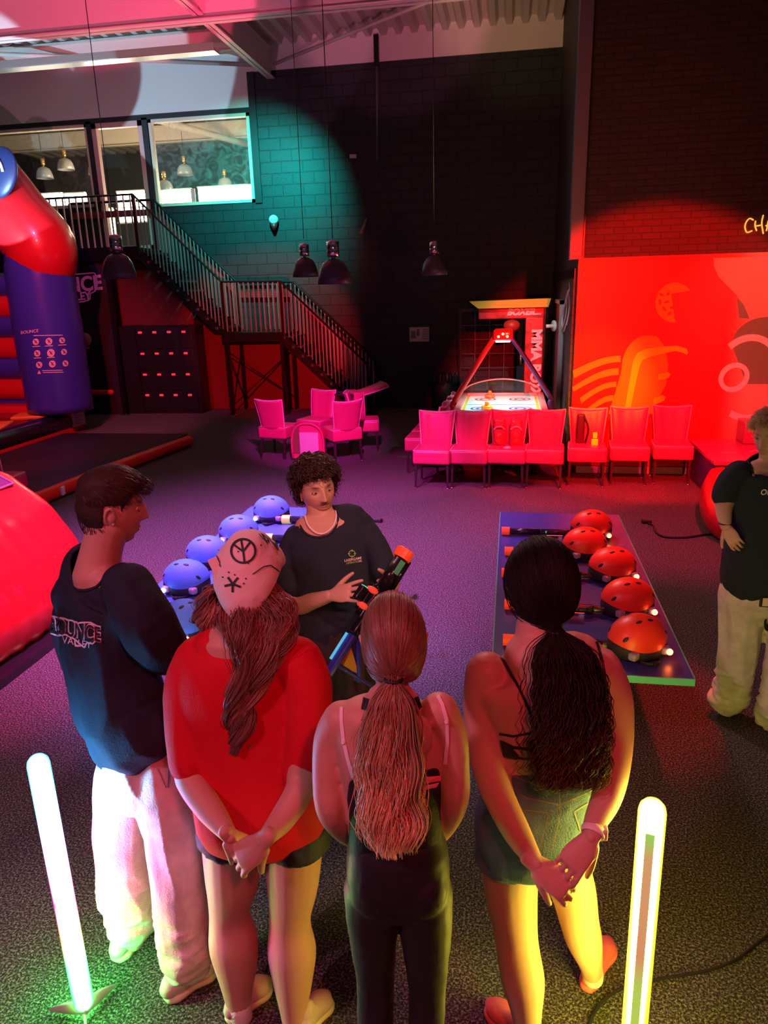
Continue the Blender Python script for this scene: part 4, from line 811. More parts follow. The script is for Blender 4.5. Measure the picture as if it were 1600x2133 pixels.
st_b = mat('strip_blue', (.1, .2, 1), .3, emit=(.1, .25, 1), es=5); st_r = mat('strip_red', (1, .1, .1), .3, emit=(1, .05, .05), es=2.5)
GR = make_gun(m_tipr, st_r)
gl_ = [(1046, 1104, 'laser gun at the far edge of the right table, fully visible with an orange muzzle', 0), (1052, 1146, 'second laser gun from the far edge of the right table, only its muzzle showing', .0), (1046, 1190, 'third laser gun on the right table, hidden but for its muzzle beside the dark hair', .02), (1052, 1258, 'fourth laser gun on the right table, seen left of the dark ponytail', -.03), (1049, 1330, 'nearest laser gun on the right table with its orange muzzle above a shoulder', .0)]
for i, (x, y, lab, rz) in enumerate(gl_):
    o = GR if i == 0 else copy_tree(GR); p = G(x, y, TZ+.04); o.scale = (.86,)*3; o.location = (p.x+.35, p.y, TZ+.034); o.rotation_euler = (math.radians(72), 0, rz); tag(o, lab, 'laser gun', 'laser guns on the right table')
GB = make_gun(m_tipb, st_b)
for i, (x, y, lab) in enumerate(((597, 1079, 'laser gun at the far edge of the blue-lit table, beside the instructor'), (560, 1118, 'laser gun on the blue-lit table between the bandana and the instructor'))):
    o = GB if i == 0 else copy_tree(GB); p = G(x, y, TZ+.04); o.location = (p.x+.38, p.y, TZ+.034); o.rotation_euler = (math.radians(72), 0, .04); tag(o, lab, 'laser gun', 'laser guns on the left table')
# ================================================================== light tubes
def tube_lamp(name, base, top, rad, label, cols, es, feet):
    t = thing(name, label, 'lamp', V3((base.x, base.y, 0)))
    d = (top-base); n = len(cols); b = MB()
    m = bpy.data.materials.new(name+'_glow'); m.use_nodes = True; nt = m.node_tree; pb = nt.nodes['Principled BSDF']; pb.inputs['Base Color'].default_value = (.8, .8, .8, 1)
    tc = nt.nodes.new('ShaderNodeTexCoord'); sp = nt.nodes.new('ShaderNodeSeparateXYZ'); cr = nt.nodes.new('ShaderNodeValToRGB')
    mr_ = nt.nodes.new('ShaderNodeMapRange'); mr_.inputs['From Min'].default_value = base.z; mr_.inputs['From Max'].default_value = top.z
    for i, (pos, c) in enumerate(cols):
        e = cr.color_ramp.elements[i] if i < 2 else cr.color_ramp.elements.new(pos)
        e.position = pos; e.color = (*c, 1)
    nt.links.new(tc.outputs['Object'], sp.inputs[0]); nt.links.new(sp.outputs['Z'], mr_.inputs[0]); nt.links.new(mr_.outputs[0], cr.inputs[0]); lw = nt.nodes.new('ShaderNodeLayerWeight'); lw.inputs['Blend'].default_value = .5; r2 = nt.nodes.new('ShaderNodeMapRange'); r2.inputs['From Min'].default_value = .35; r2.inputs['From Max'].default_value = .80; r2.inputs['To Min'].default_value = es; r2.inputs['To Max'].default_value = 2.2; nt.links.new(lw.outputs['Facing'], r2.inputs[0])
    mxc = nt.nodes.new('ShaderNodeMix'); mxc.data_type = 'RGBA'; r3 = nt.nodes.new('ShaderNodeMapRange'); r3.inputs['From Min'].default_value = .25; r3.inputs['From Max'].default_value = .62; r3.inputs['To Min'].default_value = .09; r3.inputs['To Max'].default_value = 0; nt.links.new(lw.outputs['Facing'], r3.inputs[0]); nt.links.new(r3.outputs[0], mxc.inputs[0]); nt.links.new(cr.outputs[0], mxc.inputs[6]); mxc.inputs[7].default_value = (1, 1, 1, 1)
    nt.links.new(mxc.outputs[2], pb.inputs['Emission Color']); nt.links.new(r2.outputs[0], pb.inputs['Emission Strength'])
    MB().tube([base, top], rad, 28, caps='round').build('glow_tube', m, t, (0, 0, 0))
    return t
lb, lt_ = P(175, 2080, 1.76), P(80, 1590, 1.76)
lb = G(174, 2085, .05); lt_ = P(80, 1592, lb.y-.0)
tl = tube_lamp('light_tube', lb, lt_, .034, 'standing white light tube with rainbow glow and small feet at the left front', [(0, (.01, 1, .06)), (1, (.0, .45, 1)), (.20, (.02, 1, .30)), (.31, (1, .20, .02)), (.46, (1, .01, .30)), (.64, (.85, .22, 1)), (.80, (.04, .50, 1))], 85, 1)
for q in (G(104, 2104, .02), G(240, 2052, .02)):
    c_ = G(176, 2098, .05); MB().tube([c_, c_.lerp(q, .5)+V3((0, 0, .0)), q], [(.035, .006), (.028, .005), (.006, .004)], 8, side=(0, 0, 1)).build('foot', mat('foot_white', (.75, .75, .75), .4), tl)
MB().tube([G(176, 2098, .03), G(178, 2135, .01), G(186, 2180, .006)], .005, 6, sub=3).build('wire', m_white, tl)
rt = G(1359, 1690, 1.03); rb_ = V3((rt.x+.01, rt.y-.0, .02))
trr = tube_lamp('light_tube', rb_, rt, .037, 'standing bright yellow light tube at the right front', [(0, (1, .80, .003)), (1, (1, .84, .004))], 50, 1)
b = MB(); d = (rt-rb_); nrm = V3((CP.x-rt.x, CP.y-rt.y, 0)).normalized(); sd = V3((0, 0, 1)).cross(nrm)
b = MB(); q0, q1 = rb_+nrm*.0385+d*.05, rb_+nrm*.0385+d*.955
b.add([q0-sd*.012, q0+sd*.012, q1+sd*.012, q1-sd*.012, q0-sd*.012-nrm*.004, q0+sd*.012-nrm*.004, q1+sd*.012-nrm*.004, q1-sd*.012-nrm*.004], [(0, 1, 2, 3), (0, 4, 5, 1), (1, 5, 6, 2), (2, 6, 7, 3), (3, 7, 4, 0)])
ms = bpy.data.materials.new('led_board'); ms.use_nodes = True; nt = ms.node_tree; pb = nt.nodes['Principled BSDF']; pb.inputs['Base Color'].default_value = (.1, .1, .05, 1); tc = nt.nodes.new('ShaderNodeTexCoord'); sp = nt.nodes.new('ShaderNodeSeparateXYZ'); cr = nt.nodes.new('ShaderNodeValToRGB'); e = cr.color_ramp.elements; e[0].position = .1; e[0].color = (.55, .85, .10, 1); e[1].position = .97; e[1].color = (.35, .75, .12, 1)
x_ = e.new(.45); x_.color = (.55, .75, .12, 1); x_ = e.new(.56); x_.color = (.85, .35, .15, 1); x_ = e.new(.90); x_.color = (.80, .40, .18, 1)
nt.links.new(tc.outputs['Object'], sp.inputs[0]); nt.links.new(sp.outputs['Z'], cr.inputs[0]); nt.links.new(cr.outputs[0], pb.inputs['Emission Color']); pb.inputs['Emission Strength'].default_value = .75
b.build('led_board', ms, trr, (0, 0, 0))
MB().lathe((rb_.x, rb_.y, 0), [(0, 0), (.10, 0), (.10, .012), (.04, .03), (0, .03)], 24).build('base', m_black, trr)
# ================================================================== people
def head_grid(c, fwd, up, s=1.0, skin=(.6, .36, .26), lips=(.5, .16, .14), beard=0, brow=(.06, .035, .02), n=110, m=84, wide=1.0, female=False):
    fwd = V3(fwd).normalized(); up = V3(up); rt = fwd.cross(up).normalized(); up = rt.cross(fwd).normalized(); R = Matrix((rt, fwd, up)).transposed()
    loc = []; tint = []; fs = []
    g = lambda v, s_: math.exp(-(v/s_)**2)
    for i in range(m+1):
        th = PI*i/m
        for k in range(n):
            ph = 2*PI*k/n; sx, sy, sz = math.sin(th)*math.sin(ph), math.sin(th)*math.cos(ph), math.cos(th)
            x, y, z = .074*sx*wide, (.094 if sy > 0 else .102)*sy, (.118 if sz > 0 else .116)*sz
            if sz < 0:
                t = -sz; x *= 1-.30*t**1.6; 
                if sy < 0: y *= 1-.62*t**1.3
                else: y = y*(1-.05*t)+.020*t**3*max(0, sy+.4)
            f = max(0, sy)
            if f > 0:
                y -= .006*f*g(z-.0, .05)*(1-g(x, .03))                 # flatter face
                nz = 0
                if -.040 < z < .022: t = (.022-z)/.062; nz = .004+.022*t**1.2 if z > -.034 else .024*max(0, (z+.040)/.006)
                y += nz*g(x, .0095+.004*max(0, (.0-z)/.04))
                y += .006*g(abs(x)-.013, .006)*g(z+.031, .007)           # nostrils
                y -= .011*g(abs(x)-.031, .014)*g(z-.006, .010)           # sockets
                y += .005*g(abs(x)-.028, .022)*g(z-.027, .008)           # brow ridge
                y += .005*g(abs(x)-.042, .017)*g(z+.022, .016)           # cheek
                y += .0065*g(x, .021)*(g(z+.061, .0045)+1.1*g(z+.072, .0050)) - .0045*g(x, .024)*g(z+.0665, .0022)
                y += .007*g(x, .020)*g(z+.102, .012) - .004*g(x, .02)*g(z+.085, .006)
            p = V3((x, y, z)); loc.append(p); col = V3(skin)
            if f > .3:
                zz = z-7*x*x; l = g(x, .021)*max(g(zz+.0625, .0045), g(zz+.0715, .0055)); col = col.lerp(V3(lips), min(1, l*1.2)*.85)
                bw = g(abs(x)-.031, .016)*g(z-.0275-.10*(abs(x)-.031), .0045); col = col.lerp(V3(brow), min(1, bw*1.3)*.9)
                if beard:
                    mo = g(x, .028)*g(z+.052, .006)*1.2; go = g(x, .022)*max(0, min(1, (-z-.080)/.012)); jw = max(0, min(1, (-z-.055)/.03))*(1-g(x, .03)*.6)*.5
                    col = col.lerp(V3(brow)*1.3, min(.85, max(mo, go*.8, jw)*beard))
                ck = g(abs(x)-.045, .02)*g(z+.03, .02); col = V3((col.x*(1+.12*ck), col.y*(1-.08*ck), col.z))
            tint.append(tuple(col))
    for i in range(m):
        for k in range(n): fs.append((i*n+k, (i+1)*n+k, (i+1)*n+(k+1) % n, i*n+(k+1) % n))
    W = lambda p: V3(c)+R@(V3(p)*s)
    v = [W(p) for p in loc]
    # ears
    for sd in (-1, 1):
        b = MB(); 
        pts = [V3((sd*(.072+.010*math.sin(t)), -.012-.014*math.cos(t*1.0)+.0, -.008+.028*math.sin(t-.0))) for t in np.linspace(-1.3, 2.9, 12)]
        b.tube(pts, [.005]+[.0055]*10+[.004], 7, caps='round'); b.ball((sd*.0735, -.006, -.006), (.006, .015, .024), 10); b.ball((sd*.0735, -.002, -.031), (.004, .006, .007), 8)
        k0 = len(v); v += [W(p) for p in b.v]; fs += [tuple(i+k0 for i in q) for q in b.f]; tint += [tuple(V3(skin)*.95)]*len(b.v)
    return dict(v=v, f=fs, tint=tint, loc=loc, n=n, m=m, W=W, R=R, c=V3(c), s=s)
def eyes(parent, H, iris=(.10, .05, .02)):
    for sd in (-1, 1):
        b = MB(); b.ball((0, 0, 0), .0118, 20); o_ = H['W']((sd*.031, .0785-.006, .006)); s = H['s']
        v = []; mi = []
        for p in b.v: v.append(o_+H['R']@(V3((p[0], p[1], p[2]*.62))*s))
        bb = MB(); bb.v = [tuple(q) for q in v]; bb.f = b.f; bb.sm = [True]*len(b.f)
        for q in b.f:
            cc = sum((V3(b.v[i]) for i in q), V3())/len(q); d = cc.normalized(); a = math.acos(max(-1, min(1, d.y))); mi.append(2 if a < .25 else 1 if a < .52 else 0)
        bb.m = mi; bb.build('eye', [mat('eye_white', (.75, .72, .7), .2), mat('iris_brown', iris, .2), m_rubber], parent)
        lid = MB(); 
        for e, w_ in ((.0078, .0022), (-.0076, .0014)): lid.tube([H['W']((sd*.031+q_*.0155, .0785-.0065+.0095*(1-q_*q_)**.5*.9, .006+e*(1-q_*q_))) for q_ in np.linspace(-.98, .98, 9)], w_*s, 6)
        lid.build('eyelid', mat('lid_skin', (.36, .17, .11), .6), parent)
def hair_cap(H, mask, thick, noise_amp=.004, nf=30):
    v = []
    for p in H['loc']:
        q = V3(p); nrm = V3((q.x/.074**2, q.y/.098**2, q.z/.118**2)).normalized(); k = max(0, min(1, mask(q)))
        e = -.006+k*(.006+thick(q))+(noise_amp*noise.noise(q*nf) if k > .3 else 0); v.append(H['W'](q+nrm*e))
    n, m = H['n'], H['m']; return v, [f for f in H['f'][:n*m]]
def strands(name, paths, r0, r1, cols, parent, material, taper=.35):
    A = np.array(paths, np.float64); K, Pn, _ = A.shape; T = np.gradient(A, axis=1); T /= np.linalg.norm(T, axis=2, keepdims=True)+1e-9
    ref = np.random.normal(size=(K, 1, 3)); U = np.cross(T, ref); U /= np.linalg.norm(U, axis=2, keepdims=True)+1e-9; Wv = np.cross(T, U)
    t = np.linspace(0, 1, Pn); rad = (r0+(r1-r0)*t)*np.minimum(1, (1.0-t)*6+taper); rad = rad[None, :, None]
    V = np.stack([A+rad*(U*math.cos(a)+Wv*math.sin(a)) for a in (0, 2.094, 4.189)], axis=2).reshape(-1, 3)
    idx = np.arange(K*Pn*3).reshape(K, Pn, 3); q = []
    for j in range(3):
        a = idx[:, :-1, j]; b_ = idx[:, :-1, (j+1) % 3]; c_ = idx[:, 1:, (j+1) % 3]; d_ = idx[:, 1:, j]; q.append(np.stack([a, b_, c_, d_], axis=-1).reshape(-1, 4))
    Q = np.concatenate(q); me = bpy.data.meshes.new(name); me.vertices.add(len(V)); me.vertices.foreach_set('co', V.astype(np.float32).ravel())
    me.loops.add(len(Q)*4); me.loops.foreach_set('vertex_index', Q.ravel().astype(np.int32)); me.polygons.add(len(Q)); me.polygons.foreach_set('loop_start', np.arange(0, len(Q)*4, 4, dtype=np.int32)); me.polygons.foreach_set('use_smooth', np.ones(len(Q), bool)); me.update(calc_edges=True)
    cc = np.array(cols, np.float32); cc = np.broadcast_to(cc if cc.ndim == 3 else cc[:, None, :], (K, Pn, 3)); cc = np.repeat(cc.reshape(-1, 1, 3), 3, axis=1).reshape(-1, 3)
    a = me.color_attributes.new('tint', 'FLOAT_COLOR', 'POINT'); a.data.foreach_set('color', np.concatenate([cc, np.ones((len(cc), 1), np.float32)], axis=1).astype(np.float32).ravel())
    me.materials.append(material); o = bpy.data.objects.new(name, me); C.objects.link(o)
    o.parent = parent
    if parent is not None: o.location = -parent_world(parent)
    return o
def crom(pts, N):
    pts = [np.array(p, float) for p in pts]; n = len(pts)-1; o = []
    for t in np.linspace(0, n-1e-6, N):
        i = int(t); u = t-i; p0, p1, p2, p3 = pts[max(i-1, 0)], pts[i], pts[i+1], pts[min(i+2, n)]
        o.append(((-u+2*u*u-u**3)*p0+(2-5*u*u+3*u**3)*p1+(u+4*u*u-3*u**3)*p2+(u**3-u*u)*p3)/2)
    return np.array(o)
m_skin = tinted('skin', .5, sss=.12, spec=.4, bump=.04, bscale=220)
m_hair = tinted('hair', .36, spec=.45); m_hairdark = tinted('hair_dark', .55, spec=.2); m_hairbase = tinted('hair_base', .6, spec=.2)
def T(mb, pts, flat=1.0, side=None, sub=4, n=16, sq=2.0, caps='round'):
    q = [P(a[0], a[1], a[2]) for a in pts]; r = []
    for a, p in zip(pts, q): w_ = px(a[3], p); r.append((w_, w_*(a[4] if len(a) > 4 else flat)))
    mb.tube(q, r, n, side=side, sub=sub, caps=caps, sq=sq); return q
def hand(mb, wrist, d, up, thumb, curl=(.3, .4, .3), s=1.0, spread=.12, tcurl=.3, ta=.75):
    wrist, d, up = V3(wrist), V3(d).normalized(), V3(up); up = (up-d*up.dot(d)).normalized(); sd = d.cross(up)*thumb      # thumb side
    W = lambda a, b, c: wrist+(d*a+sd*b+up*c)*s
    mb.tube([W(-.03, 0, 0), W(.0, 0, 0), W(.03, .002, 0), W(.065, .0, 0), W(.09, -.002, -.002)], [(.024*s, .018*s), (.026*s, .017*s), (.036*s, .016*s), (.041*s, .014*s), (.038*s, .012*s)], 16, side=sd, caps='round', sub=3)
    mb.ball(W(.035, .026, -.008), .017*s, 12)
    for k, (off, L_, r_) in enumerate(((.030, .074, .0088), (.010, .083, .009), (-.011, .077, .0086), (-.030, .060, .0076))):
        p = W(.085-.004*abs(k-1.2), off, -.001); a = (spread*(1.5-k)); dd = (d*math.cos(a)+sd*math.sin(a)).normalized(); pts = [p-dd*.015*s, p]; an = 0
        cv = curl if not isinstance(curl[0], (tuple, list)) else curl[k]
        for j, fr in enumerate((.45, .31, .24)):
            an += cv[j]; v = dd*math.cos(an)-up*math.sin(an); p = p+v*(L_*fr*s); pts.append(p)
        mb.tube(pts, [r_*1.05*s, r_*1.08*s, r_*s, r_*.92*s, r_*.72*s], 10, caps='round', sub=2)
    p = W(.022, .028, -.006); a = ta; v = (d*math.cos(a)+sd*math.sin(a)); pts = [p-v*.012*s, p]
    for j, l in enumerate((.038, .030, .026)):
        v = (v*math.cos(tcurl*.6)-up*math.sin(tcurl*.6)); v = (v+d*.12*j).normalized(); p = p+v*(l*s); pts.append(p)
    mb.tube(pts, [.012*s, .0125*s, .0115*s, .0098*s, .0075*s], 10, caps='round', sub=2)
def nails(parent, tips): pass
def make_body(root, mb, H, hands, skin, voxel=.0065, disp=None):
    v, f = vox(mb, voxel, 5, disp); out = MB(); out.add(v, f, 0, True); tint = [tuple(skin)]*len(v)
    if hands is not None and hands.v:
        v, f = vox(hands, .0028, 3); out.add(v, f, 0, True); tint += [tuple(skin)]*len(v)
    if H: out.add(H['v'], H['f'], 0, True); tint += H['tint']
    return out.build('body', m_skin, root, tint=[(*c, 1) for c in tint])
def folds(amp, sc=(7, 7, 2.2), ridge=.6, off=0.0, zmin=None):
    def f(p, n):
        q = V3((p.x*sc[0]+off, p.y*sc[1], p.z*sc[2])); a = noise.noise(q); q2 = V3((q.x*2.1+5, q.y*2.1, q.z*3.3)); b_ = noise.noise(q2)
        return amp*((1-abs(a)*2)*ridge+a*(1-ridge)+.4*b_-.2)
    return f
def cloth(name, mb, m, root, voxel=.008, smooth=4, disp=None, hole=None):
    v, f = vox(mb, voxel, smooth, disp)
    if hole:
        c_, r_ = V3(hole[0]), hole[1]; bad = [(V3(p)-c_).length < r_ for p in v]; f2 = [q for q in f if not any(bad[i] for i in q)]
        e = {}
        for q in f2:
            for a_, b_ in zip(q, q[1:]+q[:1]): e.setdefault((min(a_, b_), max(a_, b_)), []).append(1)
        # pull the rim onto a clean circle, then run a ribbed collar around it
        rim = {i for k, n_ in e.items() if len(n_) == 1 for i in k}
        for i in rim: d_ = V3(v[i])-c_; v[i] = tuple(c_+d_.normalized()*r_)
        f = f2; o = MB().add(v, f, 0, True).build(name, m, root)
        pts = [V3(v[i]) for i in rim]; cc = sum(pts, V3())/max(1, len(pts)); pts.sort(key=lambda p: math.atan2((p-cc).y, (p-cc).x)); N_ = max(1, len(pts)//22); pts = [sum(pts[k:k+N_], V3())/len(pts[k:k+N_]) for k in range(0, len(pts), N_)]
        MB().tube(pts+pts[:1], .0055, 8, sub=3, caps=False).build('collar', m, o); return o
    return MB().add(v, f, 0, True).build(name, m, root)
def shoe(root, heel, toe, w=.048, h=.085, upper=None, sole=None, name='shoe', lace=True, high=.0):
    heel, toe = V3(heel), V3(toe); d = (toe-heel); L_ = d.length; d.normalize(); u = V3((0, 0, 1)); s_ = d.cross(u).normalized(); K = L_/.29
    q = lambda a, z: heel+d*(a*L_)+u*z
    b = MB(); b.tube([q(.04, .045), q(.12, .055), q(.3, .055), q(.5, .048), q(.7, .040), q(.86, .034), q(.96, .028)], [(w*.62, h*.42), (w*.74, h*.50), (w*.76, h*.52), (w*.86, h*.42), (w*1.0, .032), (w*.90, .026), (w*.5, .018)], 18, side=s_, caps='round', sub=3)
    b.tube([q(.2, .05), q(.22, h+.015+high)], [(w*.70, w*.85), (w*.62, w*.8)], 16, side=s_, caps='round')
    o = cloth(name, b, upper, root, .005, 2)
    b = MB(); b.tube([q(.0, .016), q(.1, .016), q(.35, .015), q(.5, .014), q(.75, .015), q(.93, .018), q(1.0, .024)], [(w*.6, .018), (w*.82, .018), (w*.78, .017), (w*.82, .016), (w*1.1, .016), (w*.85, .016), (w*.35, .010)], 18, side=s_, caps='round', sub=3, sq=3); b.build('sole', sole, o)
    if lace:
        b = MB()
        for k in range(4): a = .38+.08*k; b.tube([q(a, .083-.05*k*.22+.012)-s_*w*.5-V3((0, 0, .012)), q(a+.02, .095-.05*k*.28), q(a, .083-.05*k*.22+.012)+s_*w*.5-V3((0, 0, .012))], .0035, 6, sub=3)
        b.build('laces', mat('lace_white', (.75, .7, .7), .8), o)
    return o
def pers(label, loc): return thing('person', label, 'person', V3((loc[0], loc[1], 0)))
m_tee = mat('black_tee', (.020, .030, .046), .85, bump=.25, bscale=160, spec=.2); m_redtee = mat('red_tee', (.60, .008, .02), .75, bump=.2, bscale=160, spec=.25)
m_jean = mat('pale_jeans', (.62, .58, .52), .85, bump=.4, bscale=180, noise_mix=.18, nscale=14, spec=.2); m_blacksh = mat('black_shorts', (.012, .016, .03), .7, bump=.3, bscale=60)
m_shoe = mat('shoe_pale', (.60, .52, .48), .6, bump=.3, bscale=90); m_sole = mat('sole_cream', (.70, .62, .48), .6); m_pinkshoe = mat('shoe_pink', (.85, .16, .18), .6, bump=.2, bscale=90); m_sock = mat('sock_white', (.8, .76, .74), .9, bump=.4, bscale=150)
SK = (.56, .33, .25)
# ------------------------------------------------------------------ A: man in dark tee and pale jeans
A = pers('tall man seen from behind in a lettered black tee and pale jeans, head turned right', G(300, 2040))
fA = (CR*.80+CF*.60).normalized(); sA = V3((fA.y, -fA.x, 0))
hfA = (CR*.90+CF*.42-V3((0, 0, .10)))
hc = P(232, 1060, 2.06)
HA = head_grid(hc, hfA, V3((.03, .03, 1)), 1.02, skin=SK, beard=.25)
b = MB(); T(b, [(205, 1200, 2.02, 52), (208, 1165, 2.03, 44), (216, 1130, 2.04, 42), (228, 1090, 2.05, 44)])
T(b, [(205, 1200, 2.03, 84, .5), (225, 1300, 2.03, 90, .65), (275, 1560, 2.0, 80, .8)], side=sA)
T(b, [(272, 1250, 1.97, 30), (300, 1310, 1.96, 28), (345, 1370, 2.02, 26), (430, 1380, 2.30, 20)]); T(b, [(250, 1600, 2.02, 34), (262, 1780, 1.99, 30), (280, 1960, 1.96, 20)]); T(b, [(330, 1600, 1.97, 34), (368, 1800, 1.9, 30), (385, 2040, 1.87, 20)])
hd = MB(); w_ = P(430, 1380, 2.30); hand(hd, w_, CR*.4+CF, V3((0, 0, 1)), -1)
make_body(A, b, HA, hd, SK)
eyes(A, HA)
def foldsA(p, n):
    q = V3((p.x*7+p.z*3.5, p.y*7, p.z*3-p.x*3)); a = noise.noise(q); k = min(1, max(0, (1.62-p.z)/.3)); return (.004+.016*k)*((1-abs(a)*2.4)*.8)+.003*noise.noise(V3((p.x*25, p.y*25, p.z*12)))
b = MB(); T(b, [(203, 1204, 2.02, 104, .42), (206, 1222, 2.03, 124, .50), (216, 1300, 2.04, 122, .62), (230, 1380, 2.03, 112, .7), (250, 1470, 2.0, 108, .75), (270, 1510, 1.98, 102, .8), (280, 1530, 1.97, 100, .8)], side=sA, n=32, sq=2.3)
T(b, [(165, 1228, 2.18, 46), (160, 1300, 2.26, 50), (190, 1390, 2.32, 44)]); T(b, [(268, 1225, 1.96, 52), (302, 1290, 1.93, 58), (338, 1352, 1.98, 50)])
teeA = cloth('tshirt', b, m_tee, A, .008, 5, foldsA, hole=(P(206, 1172, 2.02), .105))
b = MB(); T(b, [(283, 1560, 1.98, 80, .85), (285, 1620, 1.98, 84, .85)], side=sA, n=24)
T(b, [(256, 1610, 2.02, 56), (250, 1700, 2.02, 56), (255, 1800, 2.0, 54), (262, 1860, 1.98, 54), (272, 1902, 1.97, 48), (272, 1918, 1.97, 46)], n=20)
T(b, [(326, 1600, 1.96, 58), (350, 1700, 1.94, 60), (368, 1800, 1.91, 54), (376, 1900, 1.89, 52), (386, 1965, 1.88, 52), (390, 1990, 1.875, 50)], n=20)
def fJ(p, n):
    h = min(1, max(0, (.42-p.z)/.3)); a = noise.noise(V3((p.x*13+p.z*2, p.y*13, p.z*3.2))); c_ = noise.noise(V3((p.x*7, p.y*7, p.z*26))); return .010*(1-abs(a)*2.4)*(1-.5*h)+.016*h*(1-abs(c_)*2.6)-.004
jn = cloth('jeans', b, m_jean, A, .007, 2, fJ)
bv = bvh_of([jn]); b = MB(); decal_line(b, bv, [(352, 1598), (350, 1640)], 3, .003); decal_line(b, bv, [(328, 1600), (346, 1641)], 2.0, .003); b.build('pocket_stitching', mat('stitch_blue', (.15, .2, .4), .8), jn)
shoe(A, G(246, 2000, 0), G(322, 1905, 0), .055, .09, m_shoe, m_sole); shoe(A, G(352, 2082, 0), G(448, 2012, 0), .055, .09, m_shoe, m_sole)
bv = bvh_of([teeA]); b = MB(); decal_text(b, bv, 'BOUNCE', 33, 158, 1312, (.78, .15), (-.02, 1.35), .008, bold=.4); b.build('lettering', mat('print_black', (.015, .015, .02), .6), teeA)
b = MB(); decal_line(b, bv, [(104, 1286), (114, 1283), (124, 1286), (134, 1287), (144, 1291), (154, 1292), (164, 1297), (176, 1296), (190, 1296), (202, 1302), (201, 1313), (197, 1319), (202, 1330), (195, 1340), (184, 1337), (178, 1348), (168, 1340), (158, 1331), (140, 1322), (124, 1324), (108, 1318)], 3.2, .0045, sub=3); decal_line(b, bv, [(158, 1333), (159, 1345), (170, 1345)], 3, .0045)
decal_text(b, bv, 'VALLEY', 20, 163, 1338, (.9, .17), (0, 1), .005, bold=.02); lt2 = b.build('print_outline', mat('print_white', (.75, .62, .72), .6), teeA)
b = MB(); decal_text(b, bv, 'BOUNCE', 33, 158, 1312, (.78, .15), (-.02, 1.35), .0045, bold=1.9); b.build('lettering_edge', mat('print_white', (.75, .62, .72), .6), teeA)
# hair
brn = V3((.045, .026, .018))
def maskA(p):
    hl = .050 if p.y > .055 else (.050-.075*min(1, max(0, (.055-p.y)/.05)) if p.y > .0 else -.025-.055*min(1, -p.y/.06))
    if abs(p.x) > .055 and -.03 < p.y < .02: hl = .02
    return (p.z-hl)/.01
v, f = hair_cap(HA, maskA, lambda p: .004+.020*max(0, min(1, (p.z-.03)/.05))+.012*max(0, p.y)/.09*(1 if p.z > .03 else 0), .003, 40)
b = MB().add(v, f, 0, True); b.build('hair', m_hairbase, A, tint=[(*(brn*.8), 1)]*len(v))
ps = []; cs = []
for _ in range(2600):
    x, y, z = np.random.normal(size=3); r = math.sqrt(x*x+y*y+z*z); x, y, z = x/r, y/r, z/r
    p = V3((.074*x, .098*y, .118*z))
    if maskA(p) < .2: continue
    nr = V3((x/.074, y/.098, z/.118)).normalized(); top = max(0, min(1, (p.z-.03)/.05)); Ls = .010+.045*top
    d = (V3((0, .8, -.2))*(.4+top)+nr*.5+V3((0, 0, -.9))*(1-top)).normalized(); d = (d-nr*d.dot(nr)*.7).normalized(); q = p+nr*(.003+.012*top); pt = []
    for k in range(6): t = k/5; pt.append(tuple(HA['W'](q+d*(Ls*t)+nr*(.010*top*math.sin(PI*t*.9))+V3((0, 0, -.012*t*t*top if p.y < .06 else .006*t)))))
    ps.append(pt); kk = random.uniform(.7, 1.6); cs.append(tuple(brn*kk))
strands('hair_strands', ps, .0011, .0006, cs, A, m_hair)
# ------------------------------------------------------------------ B: red tee, bandana, long wavy hair
B = pers('woman in an oversized red tee and white bandana, hands clasped behind her back', G(560, 2090))
HB_ = head_grid(P(521, 1200, 1.93), CF*1+CR*.12-V3((0, 0, .12)), (0, -.03, 1), 1.0, skin=SK)
b = MB(); T(b, [(508, 1340, 1.87, 40), (508, 1300, 1.89, 34), (512, 1240, 1.92, 36)])
T(b, [(512, 1350, 1.86, 110, .55), (518, 1430, 1.86, 120, .62), (530, 1600, 1.86, 95, .5), (548, 1700, 1.85, 100, .5)], side=CR, n=24)
T(b, [(398, 1400, 1.84, 36), (396, 1590, 1.76, 33), (400, 1630, 1.72, 31), (440, 1690, 1.65, 28), (480, 1742, 1.58, 16.5)]); T(b, [(636, 1400, 1.84, 36), (630, 1600, 1.75, 33), (622, 1650, 1.70, 31), (585, 1710, 1.63, 27), (546, 1752, 1.55, 16)])
T(b, [(483, 1740, 1.84, 64), (484, 1830, 1.84, 56), (478, 1900, 1.84, 42), (486, 1960, 1.83, 51), (492, 2010, 1.82, 44), (495, 2060, 1.81, 32), (499, 2110, 1.80, 23)], n=20)
T(b, [(612, 1740, 1.83, 64), (610, 1840, 1.83, 54), (604, 1915, 1.83, 43), (608, 1980, 1.82, 51), (610, 2040, 1.80, 42), (612, 2100, 1.78, 30), (618, 2160, 1.76, 23)], n=20)
hd = MB(); w1 = P(546, 1752, 1.55); w0 = P(480, 1742, 1.58)
hand(hd, w1, P(482, 1806, 1.55)-w1, P(520, 1730, 1.35)-w1, -1, curl=((.25, .45, .3), (.3, .5, .35), (.35, .55, .4), (.4, .6, .4)), s=1.05, spread=.05, tcurl=.6, ta=.35)
hand(hd, w0, P(540, 1800, 1.62)-w0, P(510, 1700, 1.3)-w0, 1, curl=(.25, .45, .3), s=.9, tcurl=.5, ta=.25, spread=.04)
make_body(B, b, HB_, hd, SK)
b = MB(); T(b, [(509, 1340, 1.87, 108, .5), (514, 1375, 1.865, 138, .52), (519, 1450, 1.855, 146, .55), (526, 1560, 1.845, 140, .58), (534, 1620, 1.835, 136, .60), (542, 1680, 1.82, 134, .60), (545, 1708, 1.82, 132, .60)], side=CR, n=36, sq=2.4)
